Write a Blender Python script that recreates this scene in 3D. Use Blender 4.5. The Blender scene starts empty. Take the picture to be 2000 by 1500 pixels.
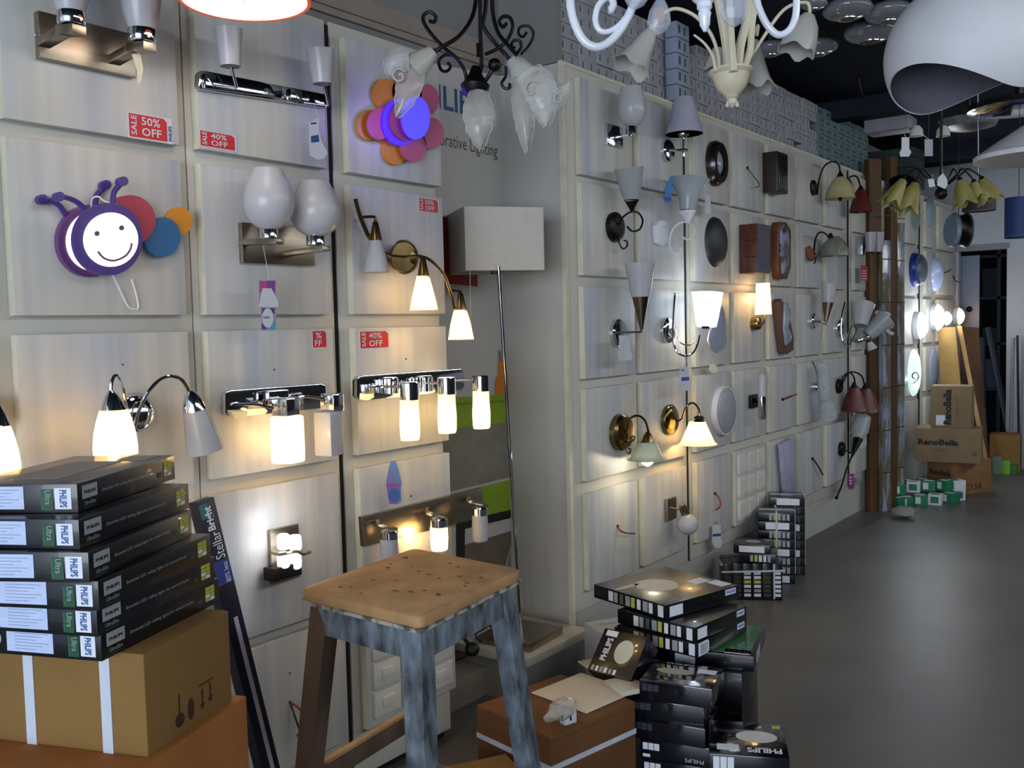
import bpy, bmesh, math, random
from mathutils import Vector, Matrix
random.seed(7)
SC = bpy.context.scene
COL = SC.collection
# ---------------------------------------------------------------- camera
EYE = Vector((0.0, 0.0, 1.5))
FPX = 1850.0                                   # focal length in pixels of the 2000 px wide frame
ay = Vector((1400.0, -144.0, FPX)).normalized()   # the wall direction (+Y) seen by the camera (x right, y down, z forward)
dn = Vector((0.024, 1.0, 0.0)); dn.z = -(dn.x * 1400.0 + dn.y * -144.0) / FPX
dn.normalize(); az = -dn
ax = ay.cross(az)
def c2w(v):
    return Vector((ax.dot(v), ay.dot(v), az.dot(v)))
RIGHT, DOWN, FWD = c2w(Vector((1, 0, 0))), c2w(Vector((0, 1, 0))), c2w(Vector((0, 0, 1)))
cam_data = bpy.data.cameras.new('camera')
cam = bpy.data.objects.new('camera', cam_data)
COL.objects.link(cam)
cam_data.sensor_width = 36.0
cam_data.lens = FPX / 2000.0 * 36.0
cam_data.clip_start = 0.02
R3 = Matrix((RIGHT, -DOWN, -FWD)).transposed()
cam.matrix_world = Matrix.Translation(EYE) @ R3.to_4x4()
SC.camera = cam
# ---------------------------------------------------------------- world, daylight, exposure
wd = bpy.data.worlds.new('world'); SC.world = wd; wd.use_nodes = True
bg = wd.node_tree.nodes['Background']
bg.inputs[0].default_value = (0.62, 0.75, 1.0, 1); bg.inputs[1].default_value = 1.2
def area(name, loc, rot, sx, sy, power, col):
    l = bpy.data.lights.new(name, 'AREA'); l.shape = 'RECTANGLE'; l.size = sx; l.size_y = sy
    l.energy = power; l.color = col
    o = bpy.data.objects.new(name, l); o.location = loc; o.rotation_euler = rot; COL.objects.link(o); return o
# daylight coming in through the open shop front behind the camera
area('shop_front_daylight', (1.3, -5.2, 1.6), (math.radians(90), 0, math.radians(18)), 4.6, 2.6, 385, (0.79, 0.89, 1.0))
# added fill light, out of view, high on the opposite side of the room
area('opposite_fill_light', (1.7, 5.0, 3.0), (0, math.radians(50), 0), .9, 9.5, 165, (0.93, 0.96, 1.0))
SC.view_settings.view_transform = 'Standard'
SC.view_settings.look = 'None'
SC.view_settings.exposure = 0.0
SC.view_settings.gamma = 1.0
SC.view_settings.use_curve_mapping = False
# ---------------------------------------------------------------- turning photo positions into places
def ray(px, py):
    return c2w(Vector((px - 1000.0, py - 750.0, FPX)))
WX = -2.235                                    # front face of the display panels
def W(px, py, out=0.0, X=None):                # a point on (or out from) the left wall
    r = ray(px, py); return EYE + r * (((WX if X is None else X) + out) / r.x)
def G(px, py, z):                              # a point at height z
    r = ray(px, py); return EYE + r * ((z - EYE.z) / r.z)
def YP(px, py, y):                             # a point on the plane Y = y
    r = ray(px, py); return EYE + r * (y / r.y)
def D(px, py, d):                              # a point d metres in front of the camera
    return EYE + ray(px, py) * (d / FPX)
def mpp(P):                                    # metres per pixel at P
    return (P - EYE).dot(FWD) / FPX
# ---------------------------------------------------------------- materials
def lin(h):
    if not isinstance(h, str): return (*h[:3], 1)
    v = [int(h[i:i + 2], 16) / 255 for i in (0, 2, 4)]
    return tuple((c / 12.92 if c <= 0.04045 else ((c + 0.055) / 1.055) ** 2.4) for c in v) + (1,)
MATS = {}
def mat(name, col, rough=0.5, metal=0.0, var=0.06, scale=12.0, stretch=(1, 1, 1), bump=0.0, emit=0.0, ecol=None,
        trans=0.0, alpha=1.0, coat=0.0, col2=None, translu=0.0, sharp=False, ior=1.45, spec=0.5):
    if name in MATS: return MATS[name]
    m = bpy.data.materials.new(name); m.use_nodes = True; MATS[name] = m
    nt = m.node_tree; b = nt.nodes['Principled BSDF']
    c = lin(col); c2 = lin(col2) if col2 else tuple(max(0, x * (1 - var * 3)) for x in c[:3]) + (1,)
    tc = nt.nodes.new('ShaderNodeTexCoord'); mp = nt.nodes.new('ShaderNodeMapping')
    mp.inputs['Scale'].default_value = stretch
    nz = nt.nodes.new('ShaderNodeTexNoise'); nz.inputs['Scale'].default_value = scale; nz.inputs['Detail'].default_value = 5
    rp = nt.nodes.new('ShaderNodeValToRGB')
    rp.color_ramp.elements[0].position = 0.46 if sharp else 0.3; rp.color_ramp.elements[1].position = 0.58 if sharp else 0.7
    rp.color_ramp.elements[0].color = c2; rp.color_ramp.elements[1].color = c
    nt.links.new(tc.outputs['Object'], mp.inputs[0]); nt.links.new(mp.outputs[0], nz.inputs['Vector'])
    nt.links.new(nz.outputs['Fac'], rp.inputs[0]); nt.links.new(rp.outputs[0], b.inputs['Base Color'])
    b.inputs['Roughness'].default_value = rough; b.inputs['Metallic'].default_value = metal
    b.inputs['Transmission Weight'].default_value = trans; b.inputs['Alpha'].default_value = alpha
    b.inputs['Coat Weight'].default_value = coat; b.inputs['IOR'].default_value = ior
    b.inputs['Specular IOR Level'].default_value = spec
    if emit:
        b.inputs['Emission Color'].default_value = lin(ecol or col); b.inputs['Emission Strength'].default_value = emit
    if bump:
        bp = nt.nodes.new('ShaderNodeBump'); bp.inputs['Strength'].default_value = bump; bp.inputs['Distance'].default_value = 0.01
        nt.links.new(nz.outputs['Fac'], bp.inputs['Height']); nt.links.new(bp.outputs[0], b.inputs['Normal'])
    if translu:
        tl = nt.nodes.new('ShaderNodeBsdfTranslucent'); tl.inputs[0].default_value = c
        mx = nt.nodes.new('ShaderNodeMixShader'); mx.inputs[0].default_value = translu
        out = nt.nodes['Material Output']
        nt.links.new(b.outputs[0], mx.inputs[1]); nt.links.new(tl.outputs[0], mx.inputs[2]); nt.links.new(mx.outputs[0], out.inputs[0])
    return m
def wood_panel():
    m = bpy.data.materials.new('streaked_white_laminate'); m.use_nodes = True
    nt = m.node_tree; b = nt.nodes['Principled BSDF']; N = nt.nodes.new; Lk = nt.links.new
    tc = N('ShaderNodeTexCoord'); mp = N('ShaderNodeMapping'); mp.inputs['Scale'].default_value = (1, 1, 0.05)
    geo = N('ShaderNodeObjectInfo'); ad = N('ShaderNodeVectorMath'); ad.operation = 'ADD'
    sc = N('ShaderNodeMath'); sc.operation = 'MULTIPLY'; sc.inputs[1].default_value = 37.0
    Lk(geo.outputs['Random'], sc.inputs[0]); Lk(tc.outputs['Object'], mp.inputs[0]); Lk(mp.outputs[0], ad.inputs[0]); Lk(sc.outputs[0], ad.inputs[1])
    n1 = N('ShaderNodeTexNoise'); n1.inputs['Scale'].default_value = 21; n1.inputs['Detail'].default_value = 6
    n2 = N('ShaderNodeTexNoise'); n2.inputs['Scale'].default_value = 5; n2.inputs['Detail'].default_value = 2
    Lk(ad.outputs[0], n1.inputs['Vector']); Lk(ad.outputs[0], n2.inputs['Vector'])
    r1 = N('ShaderNodeValToRGB'); e = r1.color_ramp.elements
    e[0].position = 0.3; e[0].color = lin('999fa6'); e[1].position = 0.62; e[1].color = lin('c2bfb8')
    r2 = N('ShaderNodeValToRGB'); e = r2.color_ramp.elements
    e[0].position = 0.35; e[0].color = lin('aab0bc'); e[1].position = 0.6; e[1].color = lin('c9c4b6')
    Lk(n1.outputs[0], r1.inputs[0]); Lk(n2.outputs[0], r2.inputs[0])
    mx = N('ShaderNodeMix'); mx.data_type = 'RGBA'; mx.inputs[0].default_value = 0.45
    Lk(r1.outputs[0], mx.inputs[6]); Lk(r2.outputs[0], mx.inputs[7]); Lk(mx.outputs[2], b.inputs['Base Color'])
    b.inputs['Roughness'].default_value = 0.42
    MATS['panel'] = m; return m
def lit_glass(name, tint='fff0cf', strength=3.0, tr=0.25):
    if name in MATS: return MATS[name]
    m = bpy.data.materials.new(name); m.use_nodes = True; MATS[name] = m
    nt = m.node_tree; nt.nodes.clear(); N = nt.nodes.new; Lk = nt.links.new
    out = N('ShaderNodeOutputMaterial'); t = N('ShaderNodeBsdfTransparent'); tl = N('ShaderNodeBsdfTranslucent')
    df = N('ShaderNodeBsdfDiffuse'); em = N('ShaderNodeEmission'); nz = N('ShaderNodeTexNoise'); nz.inputs['Scale'].default_value = 30
    rp = N('ShaderNodeValToRGB'); rp.color_ramp.elements[0].color = lin(tint); rp.color_ramp.elements[1].color = lin('ffffff')
    rp.color_ramp.elements[0].position = 0.2
    Lk(nz.outputs[0], rp.inputs[0]); Lk(rp.outputs[0], tl.inputs[0]); df.inputs[0].default_value = lin('e8e4da')
    em.inputs[0].default_value = lin(tint); em.inputs[1].default_value = strength
    m1 = N('ShaderNodeMixShader'); m1.inputs[0].default_value = 0.5; Lk(tl.outputs[0], m1.inputs[1]); Lk(df.outputs[0], m1.inputs[2])
    m2 = N('ShaderNodeMixShader'); m2.inputs[0].default_value = tr; Lk(m1.outputs[0], m2.inputs[1]); Lk(t.outputs[0], m2.inputs[2])
    ad = N('ShaderNodeAddShader'); Lk(m2.outputs[0], ad.inputs[0]); Lk(em.outputs[0], ad.inputs[1]); Lk(ad.outputs[0], out.inputs[0])
    return m
PANEL = wood_panel()
CREAM = mat('cream_board', 'c2bfb4', 0.5, var=0.04, scale=4, stretch=(1, 1, .2))
EDGE = mat('cream_edge_band', 'd3cfb8', 0.5)
WALLP = mat('warm_grey_paint', 'a5a4a0', 0.75, var=0.03, scale=3)
CHROME = mat('chrome', 'dcdde0', 0.08, 1.0, var=0.02)
NICKEL = mat('brushed_nickel', 'a59a88', 0.32, 1.0, var=0.08, scale=60, stretch=(1, .1, 1))
BRASS = mat('antique_brass', '8d7a50', 0.25, 1.0, var=0.15, scale=20)
BRONZE = mat('dark_bronze', '2a2520', 0.42, 0.7, var=0.1)
IRON = mat('black_iron', '0c0b0c', 0.42, 0.4, var=0.1)
OPAL = mat('opal_glass', 'c3c3c6', 0.25, var=0.02, translu=0.25)
FROST = mat('frosted_glass', 'c9cac6', 0.35, var=0.03, alpha=0.8)
CLEAR = mat('clear_glass', 'f2f4f4', 0.04, var=0.0, alpha=0.3, ior=1.4)
CREAMG = mat('cream_glass', 'c9c08c', 0.4, var=0.1, scale=8, translu=0.2)
WHITE = mat('white_enamel', 'd9dbe0', 0.35, var=0.02)
PAPER = mat('white_paper', 'c9cdd4', 0.7, var=0.03)
STICK = mat('label_white', 'd7dce6', 0.6, var=0.03)
BLACKC = mat('black_printed_card', '0e0e13', 0.3, var=0.1, coat=0.2)
CARD = mat('brown_cardboard', '80602f', 0.8, var=0.07, scale=5)
CARDD = mat('old_brown_cardboard', '6c4624', 0.75, var=0.1, scale=4)
RED = mat('sale_red', 'c22026', 0.45, var=0.03)
INK = mat('printing_ink', '1c1c1c', 0.7)
BLUEI = mat('blue_ink', '1f4f8c', 0.6)
GREEN = mat('carton_green', '1f5a38', 0.45)
GRNB = mat('green_carton', '1c7850', 0.6, var=0.1)
YEL = mat('yellow_print', 'b8bc4a', 0.6)
GREYP = mat('grey_print', '9aa0a8', 0.6)
WIREB = mat('black_wire', '15120f', 0.5)
WIRER = mat('red_wire', '8a2a22', 0.5)
GAP = mat('dark_gap', '0d0d0f', 0.8)
STRAP = mat('white_strap', 'c3cbd6', 0.4)
PLASTIC = mat('switch_plastic', 'd2cfc6', 0.3, var=0.02)
SHRINK = mat('clear_shrink_wrap', 'e8eef4', 0.1, var=0.0, alpha=0.2, bump=0.9, scale=14, stretch=(.6, .6, 6))
LITW = lit_glass('lit_warm_glass', 'ffe9ac', .3)
LITC = lit_glass('lit_cool_glass', 'e6f2ff', 4.0)
# ---------------------------------------------------------------- mesh building
class M:
    def __init__(s): s.v = []; s.f = []
    def add(s, vs, fs):
        n = len(s.v); s.v += [Vector(v) for v in vs]; s.f += [[i + n for i in f] for f in fs]; return s
    def obox(s, o, a, b, c):                   # box from corner o and three edge vectors
        o, a, b, c = map(Vector, (o, a, b, c))
        v = [o, o + a, o + a + b, o + b, o + c, o + a + c, o + a + b + c, o + b + c]
        return s.add(v, [[0, 3, 2, 1], [4, 5, 6, 7], [0, 1, 5, 4], [1, 2, 6, 5], [2, 3, 7, 6], [3, 0, 4, 7]])
    def box(s, x0, x1, y0, y1, z0, z1):
        return s.obox((x0, y0, z0), (x1 - x0, 0, 0), (0, y1 - y0, 0), (0, 0, z1 - z0))
    def loft(s, rings, caps=True, closed=True):
        n = len(rings[0]); base = len(s.v)
        for r in rings: s.v += [Vector(p) for p in r]
        for i in range(len(rings) - 1):
            for j in range(n if closed else n - 1):
                k = (j + 1) % n
                s.f.append([base + i * n + j, base + i * n + k, base + (i + 1) * n + k, base + (i + 1) * n + j])
        if caps:
            s.f.append([base + j for j in reversed(range(n))]); s.f.append([base + (len(rings) - 1) * n + j for j in range(n)])
        return s
    def tube(s, pts, r, seg=8, smooth=True, r1=None):
        pts = [Vector(p) for p in pts]
        if smooth and len(pts) > 2: pts = spline(pts)
        rings = []; prev = None
        for i, p in enumerate(pts):
            t = (pts[min(i + 1, len(pts) - 1)] - pts[max(i - 1, 0)])
            if t.length < 1e-9: t = Vector((0, 0, 1))
            t.normalize()
            if prev is None:
                u = t.orthogonal().normalized()
            else:
                u = prev - t * prev.dot(t)
                u = u.normalized() if u.length > 1e-6 else t.orthogonal().normalized()
            prev = u; w = t.cross(u)
            rr = r if r1 is None else r + (r1 - r) * i / (len(pts) - 1)
            rings.append([p + u * rr * math.cos(a) + w * rr * math.sin(a) for a in (2 * math.pi * k / seg for k in range(seg))])
        return s.loft(rings)
    def lathe(s, p0, p1, prof, seg=28, closed=True, wob=None, u=None):
        p0, p1 = Vector(p0), Vector(p1); t = p1 - p0; L = t.length; t = t.normalized()
        u = (Vector(u) - t * t.dot(Vector(u))).normalized() if u is not None else t.orthogonal().normalized()
        w = t.cross(u); rings = []
        for tt, r in prof:
            ring = []
            for k in range(seg):
                a = 2 * math.pi * k / seg; dr, dt = (wob(tt, a) if wob else (1, 0))
                ring.append(p0 + t * (L * (tt + dt)) + (u * math.cos(a) + w * math.sin(a)) * max(r * dr, 1e-5))
            rings.append(ring)
        return s.loft(rings, caps=closed)
    def ball(s, c, r, sc=(1, 1, 1), seg=16):
        c = Vector(c); rings = []
        for i in range(seg // 2 + 1):
            th = math.pi * i / (seg // 2); th = min(max(th, 0.02), math.pi - 0.02)
            rings.append([c + Vector((r * sc[0] * math.sin(th) * math.cos(a), r * sc[1] * math.sin(th) * math.sin(a), -r * sc[2] * math.cos(th)))
                          for a in (2 * math.pi * k / seg for k in range(seg))])
        return s.loft(rings)
    def prism(s, pts, ext):
        pts = [Vector(p) for p in pts]; ext = Vector(ext); n = len(pts)
        v = pts + [p + ext for p in pts]
        return s.add(v, [list(reversed(range(n))), [n + i for i in range(n)]] + [[i, (i + 1) % n, n + (i + 1) % n, n + i] for i in range(n)])
def spline(P, n=7):
    out = []
    for i in range(len(P) - 1):
        a, b, c, d = P[max(i - 1, 0)], P[i], P[i + 1], P[min(i + 2, len(P) - 1)]
        for k in range(n):
            t = k / n
            out.append(0.5 * ((2 * b) + (c - a) * t + (2 * a - 5 * b + 4 * c - d) * t * t + (3 * b - a - 3 * c + d) * t ** 3))
    out.append(P[-1]); return out
def tag(o, label=None, cat=None, group=None, kind=None):
    for k, v in (('label', label), ('category', cat), ('group', group), ('kind', kind)):
        if v: o[k] = v
    return o
def origin_of(p):
    v = Vector(p.location); q = p.parent
    while q: v += Vector(q.location); q = q.parent
    return v
def obj(name, m, material, parent=None, at=None, bevel=0.0, sharp=38, segs=2):
    me = bpy.data.meshes.new(name)
    bm = bmesh.new(); vs = [bm.verts.new(v) for v in m.v]
    for f in m.f:
        try: bm.faces.new([vs[i] for i in f])
        except ValueError: pass
    bmesh.ops.recalc_face_normals(bm, faces=bm.faces)
    if bevel:
        es = [e for e in bm.edges if len(e.link_faces) == 2 and e.calc_face_angle(0) > 0.6]
        bmesh.ops.bevel(bm, geom=es, offset=bevel, segments=segs, affect='EDGES', profile=0.6)
    for f in bm.faces: f.smooth = True
    for e in bm.edges:
        if len(e.link_faces) == 2 and e.calc_face_angle(0) > math.radians(sharp): e.smooth = False
    if at is None:
        if parent: at = origin_of(parent)
        elif m.v:
            mn = Vector([min(v[i] for v in m.v) for i in range(3)]); mx = Vector([max(v[i] for v in m.v) for i in range(3)])
            at = Vector(((mn.x + mx.x) / 2, (mn.y + mx.y) / 2, mn.z))
    base = Vector(at); po = origin_of(parent) if parent else Vector()
    bmesh.ops.translate(bm, verts=bm.verts, vec=-base)
    bm.to_mesh(me); bm.free(); me.materials.append(material)
    o = bpy.data.objects.new(name, me); COL.objects.link(o)
    if parent: o.parent = parent
    o.location = base - po
    return o
def struct(name, m, material, label=None, bevel=0, parent=None):
    o = obj(name, m, material, parent, bevel=bevel)
    if not parent: tag(o, label, 'wall' if not label else label.split()[-1], kind='structure')
    return o
def empty(name, loc, label, cat, group=None):
    o = bpy.data.objects.new(name, None); COL.objects.link(o); o.location = loc; o.empty_display_size = 0.05
    return tag(o, label, cat, group)
def text(s, P0, U, V, material, parent, name='lettering', bold=0.0, lift=0.0008, thick=0.0004, fit=True):
    cu = bpy.data.curves.new(name, 'FONT'); cu.body = s; cu.size = 1; cu.resolution_u = 2; cu.offset = bold; cu.extrude = 0.0
    tmp = bpy.data.objects.new('t', cu); COL.objects.link(tmp)
    dg = bpy.context.evaluated_depsgraph_get(); dg.update()
    me = bpy.data.meshes.new_from_object(tmp.evaluated_get(dg))
    bpy.data.objects.remove(tmp); bpy.data.curves.remove(cu)
    P0, U, V = Vector(P0), Vector(U), Vector(V); n = U.cross(V).normalized()
    xs = [v.co.x for v in me.vertices]; ys = [v.co.y for v in me.vertices]
    x0, x1, y0, y1 = min(xs), max(xs), min(ys), max(ys)
    base = origin_of(parent) if parent else P0
    for v in me.vertices:
        a = (v.co.x - x0) / (x1 - x0); b = (v.co.y - y0) / (y1 - y0)
        v.co = P0 + U * a + V * b + n * lift - base
    me.materials.append(material)
    o = bpy.data.objects.new(name, me); COL.objects.link(o)
    if parent: o.parent = parent; o.location = base - origin_of(parent)
    else: o.location = base
    return o
def plate(name, P0, U, V, material, parent, t=0.001, lift=0.0002):
    P0, U, V = Vector(P0), Vector(U), Vector(V); n = U.cross(V).normalized()
    return obj(name, M().obox(P0 + n * lift, U, V, n * t), material, parent)
def point_light(parent, loc, power, col=(1.0, 0.78, 0.45), r=0.015):
    l = bpy.data.lights.new('bulb_light', 'POINT'); l.energy = power; l.color = col; l.shadow_soft_size = r
    o = bpy.data.objects.new('bulb_light', l); COL.objects.link(o); o.parent = parent; o.location = Vector(loc) - origin_of(parent); return o
class T:
    """A thing drawn part by part; wall things live out from the wall plane, hung things at a depth."""
    def __init__(s, name, label, cat, px, py, X=None, d=None, group=None, k=0.0):
        s.X = X; s.d = d; s.o = empty(name, s.P0(px, py, k), label, cat, group)
    def P0(s, px, py, k=0.0):
        return D(px, py, s.d - k) if s.d else W(px, py, k, s.X)
    P = P0
    def n(s): return -FWD if s.d else Vector((1, 0, 0))
    def mpp(s, px, py, k=0): return mpp(s.P(px, py, k))
    def vz(s, px, py, k, dy):                   # straight down in the world by dy pixels
        p = s.P(px, py, k); return p - Vector((0, 0, dy * mpp(p)))
    def rev(s, name, ma, a, b, k, prof, seg=28, par=None, closed=True, wob=None, vert=True):
        k0, k1 = k if isinstance(k, tuple) else (k, k)
        p0 = s.P(*a, k0)
        p1 = s.vz(a[0], a[1], k0, b[1] - a[1]) if (vert and abs(a[0] - b[0]) < 1e-6) else s.P(*b, k1)
        m = mpp(p0)
        return obj(name, M().lathe(p0, p1, [(t, r * m) for t, r in prof], seg, closed, wob), ma, par or s.o)
    def cup(s, name, ma, a, b, k, prof, seg=28, th=1.2, par=None, wob=None, vert=True):   # open shell with wall thickness
        inner = [(t, max(r - th, 0.3)) for t, r in reversed(prof)]
        return s.rev(name, ma, a, b, k, list(prof) + inner + [(prof[0][0], max(prof[0][1] - th, .3))], seg, par, True, wob, vert)
    def tube(s, name, ma, pts, rpx, par=None, seg=8, r1=None):
        q = [s.P(*(p if len(p) == 3 else (*p, 0))) for p in pts]; m = mpp(q[0])
        return obj(name, M().tube(q, rpx * m, seg, r1=None if r1 is None else r1 * m), ma, par or s.o)
    def ball(s, name, ma, px, py, k, rpx, sc=(1, 1, 1), par=None, seg=20):
        p = s.P(px, py, k); return obj(name, M().ball(p, rpx * mpp(p), sc, seg), ma, par or s.o)
    def poly(s, name, ma, pts, k0, k1, par=None, bevel=0):
        q = [s.P(x, y, k1) for x, y in pts]; return obj(name, M().prism(q, -s.n() * (k1 - k0)), ma, par or s.o, bevel=bevel)
    def disc(s, name, ma, cx, cy, rx, ry, k0, k1, par=None, n=40, bevel=0):
        return s.poly(name, ma, [(cx + rx * math.cos(2 * math.pi * i / n), cy + ry * math.sin(2 * math.pi * i / n)) for i in range(n)], k0, k1, par, bevel)
    def bar(s, name, ma, a, b, wpx, hpx, par=None, bevel=0.0015):   # square bar between two points
        p, q = s.P(*a), s.P(*b); m = mpp(p); t = (q - p).normalized(); u = t.cross(Vector((0, 0, 1))).normalized(); v = u.cross(t)
        w, h = wpx * m, hpx * m
        return obj(name, M().obox(p - u * w / 2 - v * h / 2, u * w, v * h, q - p), ma, par or s.o, bevel=bevel)
    def slab(s, name, ma, a, b, k0, k1, par=None, bevel=0.0):      # upright rectangle from corner pixel a to corner pixel b
        p, q = s.P(*a, k1), s.P(*b, k1)
        y0, y1, z0, z1 = min(p.y, q.y), max(p.y, q.y), min(p.z, q.z), max(p.z, q.z)
        return obj(name, M().box(p.x - (k1 - k0), p.x, y0, y1, z0, z1), ma, par or s.o, bevel=bevel)
    def light(s, px, py, k, power, col=(1.0, 0.76, 0.42), r=0.015):
        return point_light(s.o, s.P(px, py, k), power, col, r)
def petals(n, amp, ln, ph=0.0, t0=0.35):        # wavy flower rim for lathe shades
    def f(t, a):
        g = max(0.0, (t - t0) / (1 - t0)) ** 1.6
        return (1 + amp * g * math.cos(n * a + ph), ln * g * (0.5 + 0.5 * math.cos(n * a + ph)))
    return f
class Carton:
    """A box set by its near top corner N, the heading of its right hand edge and its sizes."""
    def __init__(s, name, label, cat, N, ang, la, lb, h, material, group=None, bevel=0.0015, parent=None):
        a = math.radians(ang); s.a = Vector((math.cos(a), math.sin(a), 0)); s.b = Vector((-math.sin(a), math.cos(a), 0))
        s.N = Vector(N); s.la, s.lb, s.h = la, lb, h; s.z = Vector((0, 0, 1))
        s.o = obj(name, M().obox(s.N - s.z * h, s.a * la, s.b * lb, s.z * h), material, parent, bevel=bevel)
        tag(s.o, label, cat, group)
    def fr(s, face):
        B = s.N - s.z * s.h
        if face == 'R': return B, s.a, s.z, s.la, s.h             # side running away to the right
        if face == 'L': return B + s.b * s.lb, -s.b, s.z, s.lb, s.h  # side running to the left
        return s.N, s.a, s.b, s.la, s.lb                          # top
    def lab(s, face, u0, v0, u1, v1, ma, name='label', t=0.0006):
        o, u, v, lu, lv = s.fr(face)
        return plate(name, o + u * (u0 * lu) + v * (v0 * lv), u * ((u1 - u0) * lu), v * ((v1 - v0) * lv), ma, s.o, t)
    def txt(s, face, st, u0, v0, u1, v1, ma, rot=0, name='lettering', bold=0.0, lift=0.0013):
        o, u, v, lu, lv = s.fr(face)
        p = o + u * (u0 * lu) + v * (v0 * lv); U = u * ((u1 - u0) * lu); V = v * ((v1 - v0) * lv)
        if rot == 90: p, U, V = p + U, V, -U
        if rot == -90: p, U, V = p + V, -V, U
        if rot == 180: p, U, V = p + U + V, -U, -V
        return text(st, p, U, V, ma, s.o, name, bold, lift)
    def oval(s, face, cu, cv, ru, rv, ma, name='product_picture', t=0.0006):
        o, u, v, lu, lv = s.fr(face); n = u.cross(v)
        pts = [o + u * ((cu + ru * math.cos(x)) * lu) + v * ((cv + rv * math.sin(x)) * lv) + n * 0.0003 for x in (2 * math.pi * i / 28 for i in range(28))]
        return obj(name, M().prism(pts, n * t), ma, s.o)
# ================================================================= the room
FLOORM = mat('grey_screed_floor', '62615f', 0.42, var=0.1, scale=2.2, bump=0.04)
CEILM = mat('dark_blue_ceiling', '262a34', 0.9, var=0.08, scale=2, spec=0.05)
struct('floor', M().box(-3.6, 2.7, -2.6, 14.2, -0.1, 0), FLOORM, 'grey floor')
struct('ceiling', M().box(-3.6, 2.7, -2.6, 14.2, 3.06, 3.16), CEILM, 'dark ceiling')
UPW = mat('grey_upper_wall', '7b7a78', 0.8, var=0.03, scale=3)
struct('wall_left', M().box(-2.72, -2.6, -2.6, 10.75, 0, 3.06), UPW, 'grey wall')
struct('wall_right', M().box(2.6, 2.7, -2.6, 10.75, 0, 3.06), mat('dark_far_side_paint', '3b3b3d', 0.8, var=0.05, scale=2), 'dark wall')
struct('trim_1', M().box(-2.6, -2.585, -1.0, 3.42, 2.635, 2.735).box(-2.6, -2.575, -1.0, 3.42, 2.66, 2.70),
       mat('brown_grey_moulding', '8b8178', 0.5, var=.05), 'moulding trim')
struct('trim_2', M().box(-2.602, -2.594, 2.078, 2.084, 2.735, 3.06), GAP, 'dark seam trim')
struct('wall_end', M().box(-2.6, -2.29, 3.40, 3.43, 2.62, 3.06), UPW, 'grey wall')
# back wall with a doorway and a dark store room behind it
YB = 10.62
xa, xb = YP(1871, 600, YB).x, YP(1966, 600, YB).x
zl = YP(1920, 488, YB).z
BACKW = mat('cool_grey_wall', 'a4a9b0', 0.7, var=0.03, scale=2)
struct('wall_back', M().box(-2.6, xa, YB, YB + .12, 0, 3.06).box(xa, xb, YB, YB + .12, zl, 3.06).box(xb, 2.6, YB, YB + .12, 0, 3.06), BACKW, 'pale wall')
struct('trim_3', M().box(xa - .02, xb + .02, YB - .015, YB, zl, zl + .05), mat('door_lintel', '777a80', .6), 'lintel trim')
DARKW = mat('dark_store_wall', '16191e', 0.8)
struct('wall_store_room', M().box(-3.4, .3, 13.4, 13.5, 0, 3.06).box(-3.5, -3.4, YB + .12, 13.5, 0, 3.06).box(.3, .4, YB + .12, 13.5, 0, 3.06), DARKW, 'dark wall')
dx0, dx1 = YP(1872, 560, YB + .25).x, YP(1914, 560, YB + .25).x
dz1 = YP(1890, 500, YB + .25).z
dr = struct('door_1', M().box(dx0, dx1, YB + .22, YB + .26, 0.0, dz1), mat('blue_grey_door', '66758c', 0.4, var=.03), 'blue door')
obj('door_handle', M().ball(YP(1893, 604, YB + .2), .03), IRON, dr)
for i, (px, ya) in enumerate([(1600, 3.2), (1700, 7.2)]):
    pass
struct('ceiling_beam', M().box(-2.6, 2.6, 6.9, 7.05, 2.93, 3.06), CEILM, 'dark beam')
struct('ceiling_beam', M().box(-2.6, 2.6, 9.3, 9.45, 2.93, 3.06), CEILM, 'dark beam')
# ================================================================= display boards
AROWS = [(2.005, 2.425), (1.555, 1.965), (1.10, 1.51), (.625, 1.055), (.19, .59)]
BROWS = [(2.153, 2.563), (1.719, 2.118), (1.268, 1.669), (.817, 1.223), (.33, .761)]
def board(label, y0, y1, z0, z1, cols, rows, skip=(), depth=.02, name='display_board'):
    b = obj(name, M().box(WX - .03 - depth, WX - .03, y0, y1, z0, z1), CREAM, bevel=.002)
    tag(b, label, 'display board', 'lamp display boards')
    for ci, (a, c) in enumerate(cols):
        for ri, (u, v) in enumerate(rows):
            if (ci, ri) in skip: continue
            p = obj('display_panel', M().box(WX - .0296, WX, a, c, u, v), PANEL, b, bevel=.0015)
            obj('edge_band', M().box(WX - .028, WX - .002, a - .0012, a, u, v), EDGE, p)
    return b
def unit(name, label, y0, y1, z0, z1, x1=WX - .05):
    return tag(obj(name, M().box(-2.6, x1, y0, y1, z0, z1), CREAM), label, 'cabinet')
board('cream display board at the left edge of the photo with a lit chrome lamp', .50, 1.024, .03, 2.47, [(.54, .985)], AROWS)
board('cream display board of square panels carrying the smiling caterpillar lamp', 1.028, 1.549, .03, 2.47, [(1.06, 1.512)], AROWS)
board('cream display board carrying the twin round globe lamp and the lit glass block', 1.553, 2.066, .03, 2.47, [(1.575, 2.031)], AROWS)
board('cream display board next to the recess carrying the flower lamp', 2.087, 2.568, .03, 2.47, [(2.125, 2.568)], AROWS)
unit('display_backing', 'dark backing cabinet behind the boards on the left', .3, 2.55, 0, 2.46, WX - .0505).data.materials[0] = GAP
gp = struct('trim_9', M().box(WX - .050, WX - .036, 2.0665, 2.0865, .03, 2.46), GAP, 'dark gap')
board('tall grey display board at the outer corner beyond the recess', 3.41, 4.50, .24, 2.612, [(3.485, 3.925), (3.985, 4.435)], BROWS)
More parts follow.
